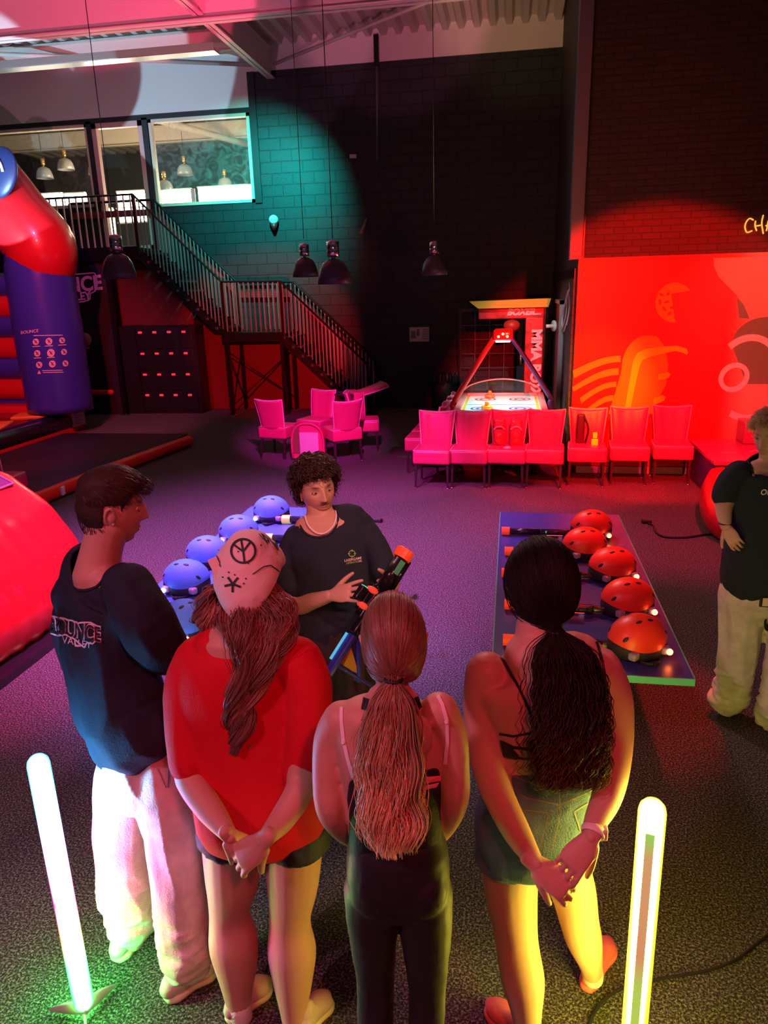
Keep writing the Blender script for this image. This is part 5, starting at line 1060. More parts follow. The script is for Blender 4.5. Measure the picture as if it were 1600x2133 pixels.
T(b, [(420, 1378, 1.85, 52), (396, 1430, 1.83, 48), (391, 1520, 1.79, 44), (394, 1584, 1.76, 43)], n=20); T(b, [(615, 1378, 1.85, 52), (640, 1430, 1.83, 48), (640, 1530, 1.79, 46), (630, 1612, 1.77, 44)], n=20)
def fB(p, n):
    q = V3((p.x*6+p.z*1.2, p.y*6, p.z*1.6)); a = noise.noise(q); return .013*((1-abs(a)*2)*.7)+.004*noise.noise(V3((p.x*16, p.y*16, p.z*7)))
teeB = cloth('tshirt', b, m_redtee, B, .008, 5, fB, hole=(P(512, 1300, 1.885), .076))
b = MB(); T(b, [(550, 1680, 1.84, 112, .55), (552, 1722, 1.84, 126, .60)], side=CR, n=24); T(b, [(484, 1715, 1.845, 66), (480, 1748, 1.845, 72)], n=20, caps=True); T(b, [(614, 1715, 1.835, 66), (618, 1756, 1.835, 72)], n=20, caps=True)
cloth('shorts', b, m_blacksh, B, .008, 3, folds(.008, (10, 10, 6), .6, 2))
for (hx, hy, tx, ty) in ((482, 2128, 560, 2052), (628, 2165, 682, 2082)):
    sh_ = shoe(B, G(hx, hy, 0), G(tx, ty, 0), .045, .08, m_shoe, m_sole)
for (x, y, Y) in ((499, 2108, 1.80), (618, 2160, 1.76)):
    b = MB(); T(b, [(x-1, y-14, Y, 26), (x+2, y+14, Y, 25)]); b.build('sock', m_sock, B)
# bandana : offset of the skull with folds and a hanging point
def bandana():
    n, m = 96, 60; W = HB_['W']; vs = []; 
    for i in range(m+1):
        t = i/m
        for k in range(n+1):
            ph = 2*PI*k/n; c_ = math.cos(ph); back = max(0, -c_); sd_ = abs(math.sin(ph))
            # lower limit of the cloth : long point at the back, short over the forehead
            thm = 1.46+.92*back**2.2+.10*math.sin(ph*3)*.3-.10*sd_; th = thm*t; r = 1.24+.02*math.sin(ph*5+t*3)*t
            if th > 1.35: r += .12*(th-1.35)
            x, y, z = .084*r*math.sin(th)*math.sin(ph), .100*r*math.sin(th)*c_, .112*r*math.cos(th)
            if th > PI/2: x *= 1-.15*(th-PI/2); y -= .012*(th-PI/2)
            q = V3((x+.004*math.sin(t*9)*math.sin(ph), y, z)); q += q.normalized()*(.0035*noise.noise(q*28)*t); vs.append(W(q))
    w1 = n+1; fs = [(i*w1+k, (i+1)*w1+k, (i+1)*w1+k+1, i*w1+k+1) for i in range(m) for k in range(n)]
    b = MB(); b.add(vs, fs, 0, True)
    return b
bd = bandana(); lobe = MB(); 
q = [P(472, 1152, 1.86), P(432, 1168, 1.84), P(448, 1200, 1.83), P(478, 1215, 1.84)]
bd.add([q[0], q[1], q[2], q[3], q[0]+V3((0, .01, 0)), q[1]+V3((0, .01, 0)), q[2]+V3((0, .01, 0)), q[3]+V3((0, .01, 0))], [(0, 1, 2, 3), (7, 6, 5, 4), (0, 4, 5, 1), (1, 5, 6, 2), (2, 6, 7, 3), (3, 7, 4, 0)])
bdo = bd.build('bandana', mat('bandana_cloth', (.80, .72, .64), .85, bump=.3, bscale=30), B)
sm = bdo.modifiers.new('th', 'SOLIDIFY'); sm.thickness = .002
bv = bvh_of([bdo]); b = MB(); K_ = 1.0
decal_line(b, bv, arc(507, 1149, 24, 24, 0, 360, 30), 4.5, .0045, sub=1); decal_line(b, bv, [(503, 1126), (507, 1150)], 4.0, .0045); decal_line(b, bv, [(522, 1130), (507, 1150)], 4.0, .0045); decal_line(b, bv, [(488, 1136), (507, 1150)], 4.0, .0045); decal_line(b, bv, [(507, 1150), (510, 1174)], 4.2, .0045)
for a in (20, 92, 165, 235, 310): decal_line(b, bv, [(486, 1216), (486+17*math.cos(math.radians(a)), 1216+17*math.sin(math.radians(a)))], 4.5, .0045)
for x, y in ((478, 1192), (490, 1197), (512, 1205), (508, 1215), (466, 1202), (542, 1137), (517, 1174), (497, 1150)): decal_poly(b, bv, arc(x, y, 1.7, 1.7, 0, 330, 8), .0045)
decal_line(b, bv, [(447, 1150), (454, 1163), (462, 1181)], 2.2, .0045); decal_line(b, bv, [(526, 1196), (548, 1181), (562, 1178), (575, 1187), (592, 1200)], 2.2, .0045)
decal_text(b, bv, 'Ady', 34, 556, 1128, (-.84, -.50), (-.5, -.84), .006, bold=.8); b.build('print', mat('print_dark_green', (.02, .06, .05), .7), bdo)
auburn = np.array((.30, .14, .09)); dkb = np.array((.22, .13, .10))
def hang(H, cl, rad, K, Pn, wave, wl, seed, roots, colr, colt, clumps=24, spread=.2, amp0=.3):
    rng = np.random.RandomState(seed); base = crom(cl, Pn); out = []; cols = []; rd = np.interp(np.linspace(0, 1, Pn), np.linspace(0, 1, len(rad)), rad)
    cr, cf, cz = np.array(CR), np.array(CF), np.array((0, 0, 1.)); co = rng.uniform(-1, 1, (clumps, 2)); ph = rng.uniform(0, 6.28, clumps); pw = rng.uniform(.8, 1.25, clumps); cut = rng.uniform(.80, 1.02, clumps); cc = rng.uniform(.6, 1.5, clumps)
    s = np.concatenate([[0], np.cumsum(np.linalg.norm(np.diff(base, axis=0), axis=1))])
    for k in range(K):
        c_ = rng.randint(clumps); o = co[c_]*.85+rng.normal(0, spread, 2); t = np.linspace(0, 1, Pn); j = np.minimum(Pn-1, (t*cut[c_]*(Pn-1))); jj = j.astype(int); fr = (j-jj)[:, None]; j2 = np.minimum(jj+1, Pn-1)
        p = base[jj]*(1-fr)+base[j2]*fr; ss = s[jj]+(s[j2]-s[jj])*fr[:, 0]; r = (rd[jj])[:, None]
        am = (wave*(amp0+(1-amp0)*np.minimum(1, t*1.3)))[:, None]; an = (ss/(wl*pw[c_])*6.283+ph[c_])[:, None]
        q = p+r*(cr*o[0]+cf*o[1]*.55)+am*(cr*np.sin(an)+cf*np.cos(an)*.8)+rng.normal(0, .0016, 3)
        if roots is not None:
            rp = roots(rng); e = np.clip(1-t*5, 0, 1)[:, None]**1.0; e = e*e*(3-2*e); q = q*(1-e)+np.array(rp)*e
        out.append(q); g_ = cc[c_]*rng.uniform(.8, 1.25); m_ = t[:, None]**1.3; cols.append((colr*(1-m_)+colt*m_)*g_)
    return out, np.array(cols)
def rootsB(rng):
    ph = rng.uniform(PI*.55, PI*1.45); th = rng.uniform(1.65, 1.95); return tuple(HB_['W'](V3((.086*math.sin(th)*math.sin(ph), .106*math.sin(th)*math.cos(ph), .116*math.cos(th)))))
ps = []; cs = []
for cl, rad, K, wave, wl, sd_ in (
    ([P(532, 1232, 1.86), P(548, 1285, 1.82), P(540, 1340, 1.77), P(522, 1410, 1.745), P(505, 1470, 1.735), P(500, 1520, 1.73), P(492, 1565, 1.73)], (.075, .072, .056, .040, .028, .022, .013), 1400, .019, .21, 1),
    ([P(572, 1222, 1.89), P(586, 1262, 1.86), P(584, 1310, 1.82), P(560, 1370, 1.78), P(535, 1430, 1.76)], (.028, .042, .042, .028, .012), 620, .018, .16, 2),
    ([P(458, 1205, 1.88), P(440, 1250, 1.88), P(436, 1290, 1.87), P(452, 1320, 1.86)], (.022, .034, .036, .020), 420, .020, .14, 3),
    ([P(495, 1240, 1.87), P(486, 1280, 1.83), P(500, 1320, 1.79), P(515, 1370, 1.77), P(520, 1420, 1.76)], (.045, .05, .04, .035, .02), 520, .012, .15, 4)):
    a, c_ = hang(HB_, cl, rad, K, 34, wave, wl, sd_, rootsB, auburn, dkb*1.1); ps += a; cs += list(c_)
strands('hair', ps, .0013, .0010, np.array(cs), B, m_hair)
v, f = hair_cap(HB_, lambda p: (p.z+.02 if p.y > 0 else p.z+.085)/.01, lambda p: .010, .002, 20); MB().add(v, f, 0, True).build('hair_base', m_hairbase, B, tint=[(*(auburn*.5), 1)]*len(v))
# ------------------------------------------------------------------ C: ponytail, black top
Cc = pers('woman seen from behind with a long wavy ponytail, black open-back top and leggings', (-.3, 1.5))
HC = head_grid(P(820, 1335, 1.60), CF*1-CR*.05-V3((0, 0, .10)), (0, -.02, 1), .98, skin=SK)
b = MB(); T(b, [(818, 1500, 1.53, 48), (818, 1440, 1.55, 34), (820, 1390, 1.57, 33)])
T(b, [(818, 1468, 1.54, 60, .8), (816, 1482, 1.54, 112, .48), (816, 1520, 1.54, 124, .5), (815, 1580, 1.53, 112, .58), (818, 1650, 1.53, 100, .64), (822, 1730, 1.52, 92, .7), (828, 1780, 1.53, 90, .6), (829, 1815, 1.535, 78, .5)], side=CR, n=28, sq=2.3)
T(b, [(712, 1498, 1.53, 40), (690, 1540, 1.53, 37), (684, 1620, 1.51, 34), (692, 1690, 1.50, 32), (730, 1735, 1.60, 27), (770, 1750, 1.72, 19)]); T(b, [(915, 1480, 1.54, 40), (938, 1530, 1.54, 36), (946, 1600, 1.53, 33), (945, 1670, 1.53, 31), (915, 1730, 1.62, 25), (880, 1750, 1.74, 19)])
def legC(sx):
    x0 = P(829, 1850, 1.52).x; z0 = P(829, 1850, 1.52).z
    return [V3((x0+sx*.066, 1.52, z0)), V3((x0+sx*.072, 1.52, z0-.14)), V3((x0+sx*.072, 1.53, z0-.34)), V3((x0+sx*.072, 1.50, z0-.52)), V3((x0+sx*.072, 1.50, .09))]
for sx in (-1, 1): b.tube(legC(sx), [.070, .060, .046, .044, .030], 18, sub=4, caps='round')
hd = MB(); w1 = P(770, 1750, 1.72); hand(hd, w1, CF*.3+CR, V3((0, 0, 1)), 1, s=.9); w1 = P(880, 1750, 1.74); hand(hd, w1, CF*.3-CR, V3((0, 0, 1)), -1, s=.9)
# shoulder blades
b.ball(P(762, 1540, 1.475), (.045, .014, .06), 16); b.ball(P(868, 1532, 1.482), (.042, .012, .06), 16)
bodyC = make_body(Cc, b, HC, hd, SK)
b = MB(); T(b, [(820, 1592, 1.53, 110, .62), (822, 1625, 1.525, 105, .66), (823, 1680, 1.525, 99, .70), (824, 1740, 1.52, 98, .74), (828, 1800, 1.52, 106, .80), (829, 1815, 1.52, 108, .8)], side=CR, n=30, sq=2.3)
m_btop = mat('black_top', (.012, .012, .016), .6, bump=.2, bscale=120)
top = cloth('top', b, m_btop, Cc, .007, 4, folds(.004, (8, 8, 6), .5))
b = MB(); T(b, [(828, 1760, 1.52, 104, .78), (829, 1815, 1.515, 108, .78), (829, 1850, 1.52, 100, .70)], side=CR, n=30, sq=2.3)
b.ball(P(782, 1852, 1.475), (.070, .058, .078), 18); b.ball(P(874, 1852, 1.475), (.070, .058, .078), 18); b.ball(P(828, 1850, 1.49), (.05, .05, .07), 18)
for sx in (-1, 1): b.tube(legC(sx), [.078, .068, .052, .050, .036], 20, sub=4, caps='round')
cloth('leggings', b, mat('leggings_black', (.018, .018, .022), .5, bump=.1, bscale=140), Cc, .007, 5, folds(.003, (12, 12, 10), .6))
bv = bvh_of([bodyC, top])
def strap(name, pts, wpx, m, root, bv, off=.003, sub=6):
    b = MB(); decal_line(b, bv, pts, wpx, off, sub=sub); o = b.build(name, m, root); s_ = o.modifiers.new('t', 'SOLIDIFY'); s_.thickness = .002; return o
m_wstrap = mat('strap_white', (.85, .78, .78), .6)
strap('strap', [(712, 1474), (712, 1500), (716, 1540), (724, 1575), (736, 1619)], 7, m_wstrap, Cc, bv); strap('strap', [(912, 1450), (921, 1468), (930, 1500), (932, 1545), (928, 1592)], 7, m_wstrap, Cc, bv)
for x, y in ((717, 1545), (929, 1502)): b = MB(); b.lathe(onto(bv, x, y, .004) or P(x, y, 1.45), [(.0, 0), (.005, 0), (.005, .003), (.0025, .0035), (0, .002)], 14, ax=(0, -1, .2)); b.build('strap_ring', m_wstrap, Cc)
strap('back_yoke', [(756, 1466), (800, 1478), (850, 1476), (882, 1458)], 26, m_btop, Cc, bv, .004, 10); strap('back_yoke', [(820, 1480), (820, 1540), (822, 1620)], 56, m_btop, Cc, bv, .004, 10)
b = MB(); decal_poly(b, bv, [(884, 1617), (915, 1614), (914, 1625), (884, 1630)], .006); b.build('print', mat('print_pink', (.85, .25, .3), .6), top); b = MB(); decal_poly(b, bv, [(883, 1634), (912, 1628), (906, 1638), (882, 1643)], .006); b.build('print', mat('print_pink', (.85, .25, .3), .6), top)
for (hx, hy, tx, ty) in ():
    pass
for sx in (-1, 1):
    e = legC(sx)[-1]; shoe(Cc, V3((e.x, e.y-.06, 0)), V3((e.x+sx*.03, e.y+.19, 0)), .044, .08, mat('shoe_dark', (.03, .03, .035), .6), m_sole)
def pony(H, root, hm=None, *a_, **k_):
    global m_hair
    keep = m_hair; m_hair = hm or keep; pony_(H, root, *a_, **k_); m_hair = keep
def pony_(H, root, tie, cl, rad, wave, wl, colr, colt, K, seed, clumps=30, scalpK=1500, hw=.079, spread=.22, rr=.0012, hs=1.0, maskf=None):
    rng = np.random.RandomState(seed); W = H['W']; ps = []; cs = []
    Ri = H['R'].transposed(); tl = (Ri@(V3(tie)-H['c']))/H['s']; td = V3((tl.x/hw, tl.y/.106, tl.z/.122)).normalized()
    for k in range(scalpK):
        d = V3(rng.normal(size=3)).normalized()
        if d.z < -.55 or (d.y > .30 and d.z < .48) or (d.y > -.12 and d.z < .12): continue
        pt = []; cosw = max(-1, min(1, d.dot(td))); om = math.acos(cosw)
        for j in range(14):
            t = j/13
            dd = (d*math.sin((1-t)*om)+td*math.sin(t*om))/max(1e-4, math.sin(om)) if om > .02 else td
            r = 1.0+hs*(.035+.02*math.sin(PI*t))+rng.uniform(-.006, .006)*hs; q = V3((hw*dd.x, .106*dd.y, .122*dd.z))*r
            if t > .75: e = (t-.75)/.25; q = q.lerp(tl, e*e)
            pt.append(tuple(W(q)))
        ps.append(pt); g_ = rng.uniform(.65, 1.4); cs.append(np.array(colr)*g_)
    strands('hair_scalp', ps, .0014, .0011, np.array(cs), root, m_hair, .9)
    a, c_ = hang(H, cl, rad, K, 36, wave, wl, seed+5, lambda r: tuple(V3(tie)+V3(r.normal(0, .007, 3))), np.array(colr), np.array(colt), clumps, spread, .1)
    o = strands('ponytail', a, rr, rr*.8, c_, root, m_hair)
    n = 110
    v, f = hair_cap(H, lambda p: (p.z-.055 if p.y > .045 else (p.z-.0 if p.y > -.02 else p.z+.068))/.01, lambda p: .008, .001, 20); MB().add(v, f, 0, True).build('hair_base', m_hairbase, root, tint=[(*(np.array(colr)*.55), 1)]*len(v))
    MB().tube([V3(tie)+V3((-.0, 0, .0))+CR*(.018*math.cos(a_))+CF*(.016*math.sin(a_)) for a_ in np.linspace(0, 2*PI, 16)], .006, 8).build('hair_tie', m_rubber, root)
pony(HC, Cc, None, P(820, 1415, 1.50), [P(820, 1418, 1.495), P(818, 1450, 1.475), P(815, 1520, 1.455), P(812, 1600, 1.435), P(815, 1680, 1.42), P(818, 1730, 1.415), P(822, 1775, 1.41)], (.012, .036, .058, .062, .066, .060, .046), .009, .15, (.22, .12, .07), (.95, .74, .42), 2200, 11, 46)
# ------------------------------------------------------------------ D: dark ponytail, denim shorts
D = pers('woman seen from behind with a dark ponytail, strappy black crop top and denim shorts', G(1150, 2090))
HD = head_grid(P(1128, 1215, 1.96), CF-CR*.12-V3((0, 0, .10)), (-.03, -.02, 1), 1.02, skin=SK)
b = MB(); T(b, [(1110, 1390, 1.90, 56), (1112, 1350, 1.91, 44), (1118, 1300, 1.93, 42)])
T(b, [(1115, 1362, 1.90, 70, .8), (1128, 1385, 1.90, 132, .45), (1135, 1430, 1.90, 146, .48), (1138, 1500, 1.89, 122, .56), (1138, 1580, 1.89, 104, .64), (1135, 1640, 1.88, 100, .7), (1122, 1690, 1.88, 106, .62), (1110, 1735, 1.88, 96, .55)], side=CR, n=30, sq=2.3)
T(b, [(1015, 1402, 1.89, 46), (1006, 1460, 1.88, 42), (1008, 1540, 1.85, 38), (1022, 1610, 1.80, 36), (1042, 1665, 1.76, 33), (1080, 1740, 1.70, 29), (1118, 1800, 1.64, 17)], n=18)
T(b, [(1248, 1392, 1.90, 46), (1275, 1450, 1.89, 42), (1284, 1530, 1.86, 36), (1276, 1610, 1.81, 34), (1262, 1665, 1.77, 31), (1240, 1712, 1.71, 24), (1230, 1745, 1.67, 16.5)], n=18)
T(b, [(1062, 1780, 1.885, 62), (1064, 1850, 1.885, 56), (1074, 1940, 1.875, 46), (1080, 1985, 1.86, 45), (1090, 2045, 1.84, 45), (1096, 2100, 1.82, 34), (1100, 2170, 1.80, 23)], n=20)
T(b, [(1160, 1770, 1.88, 58), (1192, 1850, 1.93, 48), (1206, 1915, 1.97, 41), (1216, 1955, 2.01, 38), (1228, 1998, 2.05, 27), (1234, 2030, 2.08, 20)], n=20)
b.ball(P(1055, 1480, 1.835), (.05, .016, .075), 16); b.ball(P(1205, 1470, 1.845), (.05, .016, .075), 16)
hd = MB(); w0 = P(1118, 1800, 1.64); w1 = P(1230, 1745, 1.67)
hand(hd, w0, P(1190, 1858, 1.61)-w0, P(1160, 1780, 1.35)-w0, 1, curl=((.5, .8, .6), (.5, .9, .6), (.5, .9, .7), (.5, .9, .6)), s=1.0, tcurl=.8, ta=.4, spread=.05)
hand(hd, w1, P(1180, 1815, 1.62)-w1, P(1230, 1780, 1.30)-w1, -1, curl=((.2, .5, .4), (.3, .6, .5), (.35, .6, .5), (.4, .7, .5)), s=.96, tcurl=.8, ta=.4, spread=.06)
bodyD = make_body(D, b, HD, hd, SK)
m_denim = mat('denim_blue', (.08, .14, .27), .85, bump=.5, bscale=190, noise_mix=.3, nscale=12)
b = MB(); T(b, [(1136, 1604, 1.885, 104, .70), (1128, 1655, 1.88, 112, .76), (1112, 1710, 1.875, 121, .80), (1106, 1740, 1.88, 118, .80)], side=CR, n=32, sq=2.3)
b.ball(P(1062, 1755, 1.82), (.085, .06, .085), 18); b.ball(P(1155, 1745, 1.83), (.08, .06, .085), 18)
T(b, [(1058, 1735, 1.88, 66), (1052, 1790, 1.885, 66)], n=20, caps=True); T(b, [(1165, 1720, 1.885, 60), (1178, 1752, 1.89, 58)], n=20, caps=True)
shD = cloth('denim_shorts', b, m_denim, D, .007, 4, folds(.004, (12, 12, 10), .6, 4))
bv = bvh_of([shD]); b = MB()
for pts in ([(1052, 1610), (1075, 1618), (1130, 1640), (1160, 1652)], [(1056, 1640), (1100, 1662), (1166, 1676), (1230, 1648)], [(1165, 1640), (1166, 1700), (1150, 1770)], [(1082, 1685), (1140, 1692), (1142, 1700), (1122, 1770)], [(1085, 1690), (1082, 1730), (1100, 1762)], [(1196, 1690), (1225, 1672)], [(1196, 1692), (1208, 1730)]): decal_line(b, bv, pts, 1.8, .003, sub=8)
b.build('stitching', mat('stitch_tan', (.22, .18, .12), .8), shD)

bv = bvh_of([bodyD]); mbs = mat('strap_black', (.01, .01, .012), .5)
strap('strap', [(1030, 1355), (1050, 1376), (1075, 1420), (1095, 1460), (1117, 1520)], 5, mbs, D, bv, .003, 8); strap('strap', [(1219, 1303), (1240, 1330), (1256, 1380), (1263, 1430), (1258, 1468), (1240, 1485)], 5, mbs, D, bv, .003, 8)
strap('strap', [(1041, 1528), (1070, 1533), (1100, 1527), (1117, 1520)], 4, mbs, D, bv, .003, 8); strap('strap', [(1046, 1545), (1070, 1556), (1120, 1562), (1200, 1545), (1258, 1490)], 5, mbs, D, bv, .003, 8); strap('strap', [(1046, 1570), (1090, 1580), (1140, 1580), (1210, 1560)], 4, mbs, D, bv, .003, 8)
b = MB(); T(b, [(1138, 1566, 1.888, 107, .66), (1138, 1572, 1.888, 107, .66)], side=CR, n=32, caps=True); 
b = MB(); decal_poly(b, bv, [(1044, 1540), (1060, 1548), (1082, 1572), (1078, 1580), (1050, 1576)], .004); b.build('crop_top', mbs, D).modifiers.new('t', 'SOLIDIFY').thickness = .003
# watch
wc = P(1236, 1732, 1.685); ax = (P(1230, 1745, 1.67)-P(1240, 1712, 1.71)).normalized(); b = MB()
s1 = ax.cross(V3((0, 0, 1))).normalized(); s2 = ax.cross(s1)
b.tube([wc+s1*(.030*math.cos(a_))+s2*(.027*math.sin(a_)) for a_ in np.linspace(0, 2*PI, 25)], [(.003, .011)]*25, 8, side=s1, caps=False); wt = b.build('wristwatch', mat('watch_band', (.85, .75, .72), .5), D)
b = MB(); b.box(wc+CR*.031+V3((0, -.004, 0)), (.012, .03, .034), bev=.004); b.build('watch_case', m_white, wt)
shoe(D, G(1222, 2062, 0), G(1268, 1968, 0), .044, .075, m_pinkshoe, m_pinkshoe, lace=False); shoe(D, G(1112, 2200, 0), G(1018, 2098, 0), .044, .075, m_pinkshoe, m_pinkshoe, lace=False)
b = MB(); T(b, [(1232, 2014, 2.075, 22.5), (1235, 2034, 2.085, 22)], n=18); b.build('sock', m_sock, D); b = MB(); T(b, [(1098, 2150, 1.805, 24), (1101, 2180, 1.80, 24)], n=18); b.build('sock', m_sock, D)
pony(HD, D, m_hairdark, P(1158, 1315, 1.84), [P(1160, 1320, 1.835), P(1170, 1355, 1.81), P(1182, 1430, 1.785), P(1185, 1510, 1.765), P(1180, 1570, 1.755), P(1180, 1610, 1.75), P(1178, 1635, 1.75)], (.022, .062, .076, .080, .080, .080, .066), .010, .07, (.010, .007, .006), (.10, .055, .022), 3000, 31, 60, 2300, .092, .25, .0013, 2.2)
# ------------------------------------------------------------------ E: instructor
E_ = pers('curly-haired man with moustache in a black logo tee explaining a laser gun to the group', (-.72, 2.95))
toC = V3((.24, -.97, 0)); fE = (toC*math.cos(.34)+CR*math.sin(.34)+V3((0, 0, .06)))
HE = head_grid(P(660, 1020, 2.99), fE, V3((-.10, 0, 1)), 1.0, skin=(.60, .36, .26), beard=1.0, brow=(.03, .018, .012))
b = MB(); T(b, [(672, 1105, 2.97, 34), (668, 1080, 2.97, 27), (664, 1050, 2.98, 28)])
T(b, [(692, 1100, 2.97, 82, .5), (694, 1160, 2.96, 84, .6), (696, 1290, 2.95, 72, .75)], side=CR, n=24)
T(b, [(612, 1140, 2.95, 27), (604, 1200, 2.92, 24), (618, 1258, 2.86, 22), (652, 1252, 2.80, 18), (688, 1241, 2.74, 13)]); T(b, [(775, 1125, 2.97, 27), (800, 1170, 2.93, 24), (812, 1205, 2.86, 20), (818, 1222, 2.72, 14)])
T(b, [(660, 1380, 2.95, 40), (655, 1600, 2.95, 28)]); T(b, [(730, 1380, 2.95, 40), (735, 1600, 2.95, 28)])
hd = MB(); w0 = P(690, 1240, 2.735); hand(hd, w0, P(756, 1228, 2.68)-w0, V3((.0, -.75, .65)), -1, curl=((.05, .12, .1), (.1, .15, .1), (.15, .2, .1), (.2, .25, .15)), s=1.0, spread=.13, tcurl=.1)
gm, gb = P(846, 1146, 2.68), P(694, 1388, 2.42)
gax = (gb-gm).normalized(); gp = gm.lerp(gb, .34)
w1 = P(816, 1226, 2.76); hand(hd, w1, V3((.1, -.5, .25)), CR, 1, curl=(.9, .9, .6), s=.95, spread=.03, tcurl=.6)
bodyE = make_body(E_, b, HE, hd, (.60, .36, .26)); eyes(E_, HE, (.07, .04, .02))
b = MB(); T(b, [(686, 1096, 2.98, 84, .5), (692, 1120, 2.97, 96, .52), (696, 1180, 2.96, 96, .60), (694, 1240, 2.95, 90, .68), (692, 1300, 2.94, 86, .74), (692, 1318, 2.94, 84, .74)], side=CR, n=32, sq=2.3)
T(b, [(620, 1122, 2.95, 29), (603, 1170, 2.92, 30), (607, 1218, 2.88, 29)]); T(b, [(762, 1110, 2.98, 28), (786, 1150, 2.94, 28), (801, 1186, 2.89, 26)])
teeE = cloth('tshirt', b, m_tee, E_, .007, 5, folds(.007, (9, 9, 5), .6, 6), hole=(P(668, 1086, 2.94), .088))
b = MB(); T(b, [(694, 1300, 2.94, 78, .8), (695, 1380, 2.94, 84, .8)], side=CR, n=24); T(b, [(662, 1380, 2.94, 48), (655, 1500, 2.94, 50), (652, 1620, 2.94, 46)]); T(b, [(728, 1380, 2.94, 48), (735, 1500, 2.94, 50), (738, 1620, 2.94, 46)])
z_ = P(652, 1620, 2.94).z; xl_ = P(652, 1620, 2.94).x; xr_ = P(738, 1620, 2.94).x
for x in (xl_, xr_): b.tube([(x, 2.94, z_), (x, 2.94, .06)], [.10, .09], 20, caps='round')
cloth('trousers', b, mat('black_trousers', (.03, .028, .026), .8, bump=.2, bscale=120), E_, .009, 3, folds(.014, (16, 16, 1.5), .8, 1))
for x in (xl_, xr_): shoe(E_, V3((x, 3.03, 0)), V3((x+.03, 2.78, 0)), .05, .08, mat('shoe_dark', (.03, .03, .035), .6), m_sole)
bv = bvh_of([bodyE, teeE]); b = MB(); pts = [(637, 1076), (642, 1092), (654, 1106), (668, 1112), (682, 1108), (694, 1096), (700, 1080), (700, 1066)]
q = last([onto(bv, x, y, .006) for x, y in pts]); b.tube(q, .0045, 8, sub=6); b.build('necklace', mat('pearl', (.85, .7, .65), .3), E_)
b = MB(); bvt = bvh_of([teeE]); decal_line(b, bvt, arc(733, 1153, 6.5, 6.5, 0, 360, 20), 1.4, .003, sub=1)
for a in (0, 90, 180, 270): ca, sa = math.cos(math.radians(a)), math.sin(math.radians(a)); decal_line(b, bvt, [(733+8.5*ca, 1153+8.5*sa), (733+3.5*ca, 1153+3.5*sa)], 1.4, .003, sub=2)
decal_text(b, bvt, 'OPERATION', 5.4, 736, 1171, (1, -.17), (0, 1.1), .003, bold=.06); b.build('logo', mat('logo_green', (.35, .65, .15), .6), teeE)
b = MB(); decal_text(b, bvt, 'LASERGAME', 6.6, 735, 1165, (1, -.17), (0, 1.1), .003, bold=.10); decal_text(b, bvt, '.NL', 5.4, 750, 1168.5, (1, -.17), (0, 1.1), .003, bold=.06); b.build('logo_text', mat('logo_white', (.85, .75, .75), .6), teeE)
# curly hair
def curls(H, root, col, K, r, L_, seed, lift, maskf, rad=.0016, capth=.03, up=.3):
    rng = np.random.RandomState(seed); ps = []; cs = []
    while len(ps) < K:
        d = V3(rng.normal(size=3)).normalized(); p = V3((.074*d.x, .098*d.y, .118*d.z))
        if maskf(p) < .3: continue
        nr = V3((d.x/.074, d.y/.098, d.z/.118)).normalized(); st = p+nr*rng.uniform(.3, 1.0)*lift(p); dr = (nr*.8+V3(rng.normal(size=3))*.5+V3((0, .25 if p.y > 0 else -.2, up))).normalized(); u = dr.orthogonal().normalized(); w_ = dr.cross(u); ph = rng.uniform(0, 6.28); tn = rng.uniform(1.2, 2.2); ll = L_*rng.uniform(.6, 1.1); rr = r*rng.uniform(.7, 1.3)
        ps.append([tuple(H['W'](st+dr*(ll*t)+(u*math.cos(ph+t*6.28*tn)+w_*math.sin(ph+t*6.28*tn))*rr-V3((0, 0, .02*t*t)))) for t in np.linspace(0, 1, 15)]); cs.append(np.array(col)*rng.uniform(.6, 1.7))
    strands('hair', ps, rad, rad*.7, np.array(cs), root, m_hair)
    v, f = hair_cap(H, maskf, lambda p: capth*min(1, lift(p)/.03), .010, 45); MB().add(v, f, 0, True).build('hair_base', m_hairbase, root, tint=[(*(np.array(col)*.6), 1)]*len(v))
def maskE(p):
    hl = .060 if p.y > .05 else (.060-.06*min(1, (.05-p.y)/.05) if p.y > 0 else -.01-.05*min(1, -p.y/.06))
    return (p.z-hl)/.012
curls(HE, E_, (.040, .020, .014), 2300, .009, .030, 3, lambda p: .010+.036*max(0, min(1, (p.z-.01)/.05)), maskE, .0016, .026)
# the gun he holds
def frame_gun(o, m_, e_, up):
    d = (e_-m_); s_ = d.length/.90; d.normalize(); up = V3(up); y_ = up.cross(d).normalized(); z_ = d.cross(y_).normalized(); R = Matrix((d, y_, z_)).transposed()
    o.matrix_world = Matrix.Translation(m_+d*(.41*s_)) @ R.to_4x4() @ Matrix.Diagonal((s_, s_*1.9, s_*1.7, 1)); return s_
GE = bpy.data.objects.new('laser_gun', None); C.objects.link(GE); tag(GE, 'black laser gun with orange muzzle and blue stock held by the instructor', 'laser gun')
for c_ in list(GB.children): 
    if not c_.name.startswith(('stock', 'muzzle', 'grip', 'foregrip')): copy_tree(c_, GE)
MB().tube([(-.41, 0, 0), (-.345, 0, 0)], [.036, .036], 16, smooth=False).tube([(-.415, 0, 0), (-.40, 0, 0)], .03, 12).build('muzzle', m_tipr, GE)
MB().box((-.28, .026, .004), (.10, .004, .024)).build('team_label', mat('label_green', (.10, .65, .30), .5), GE)
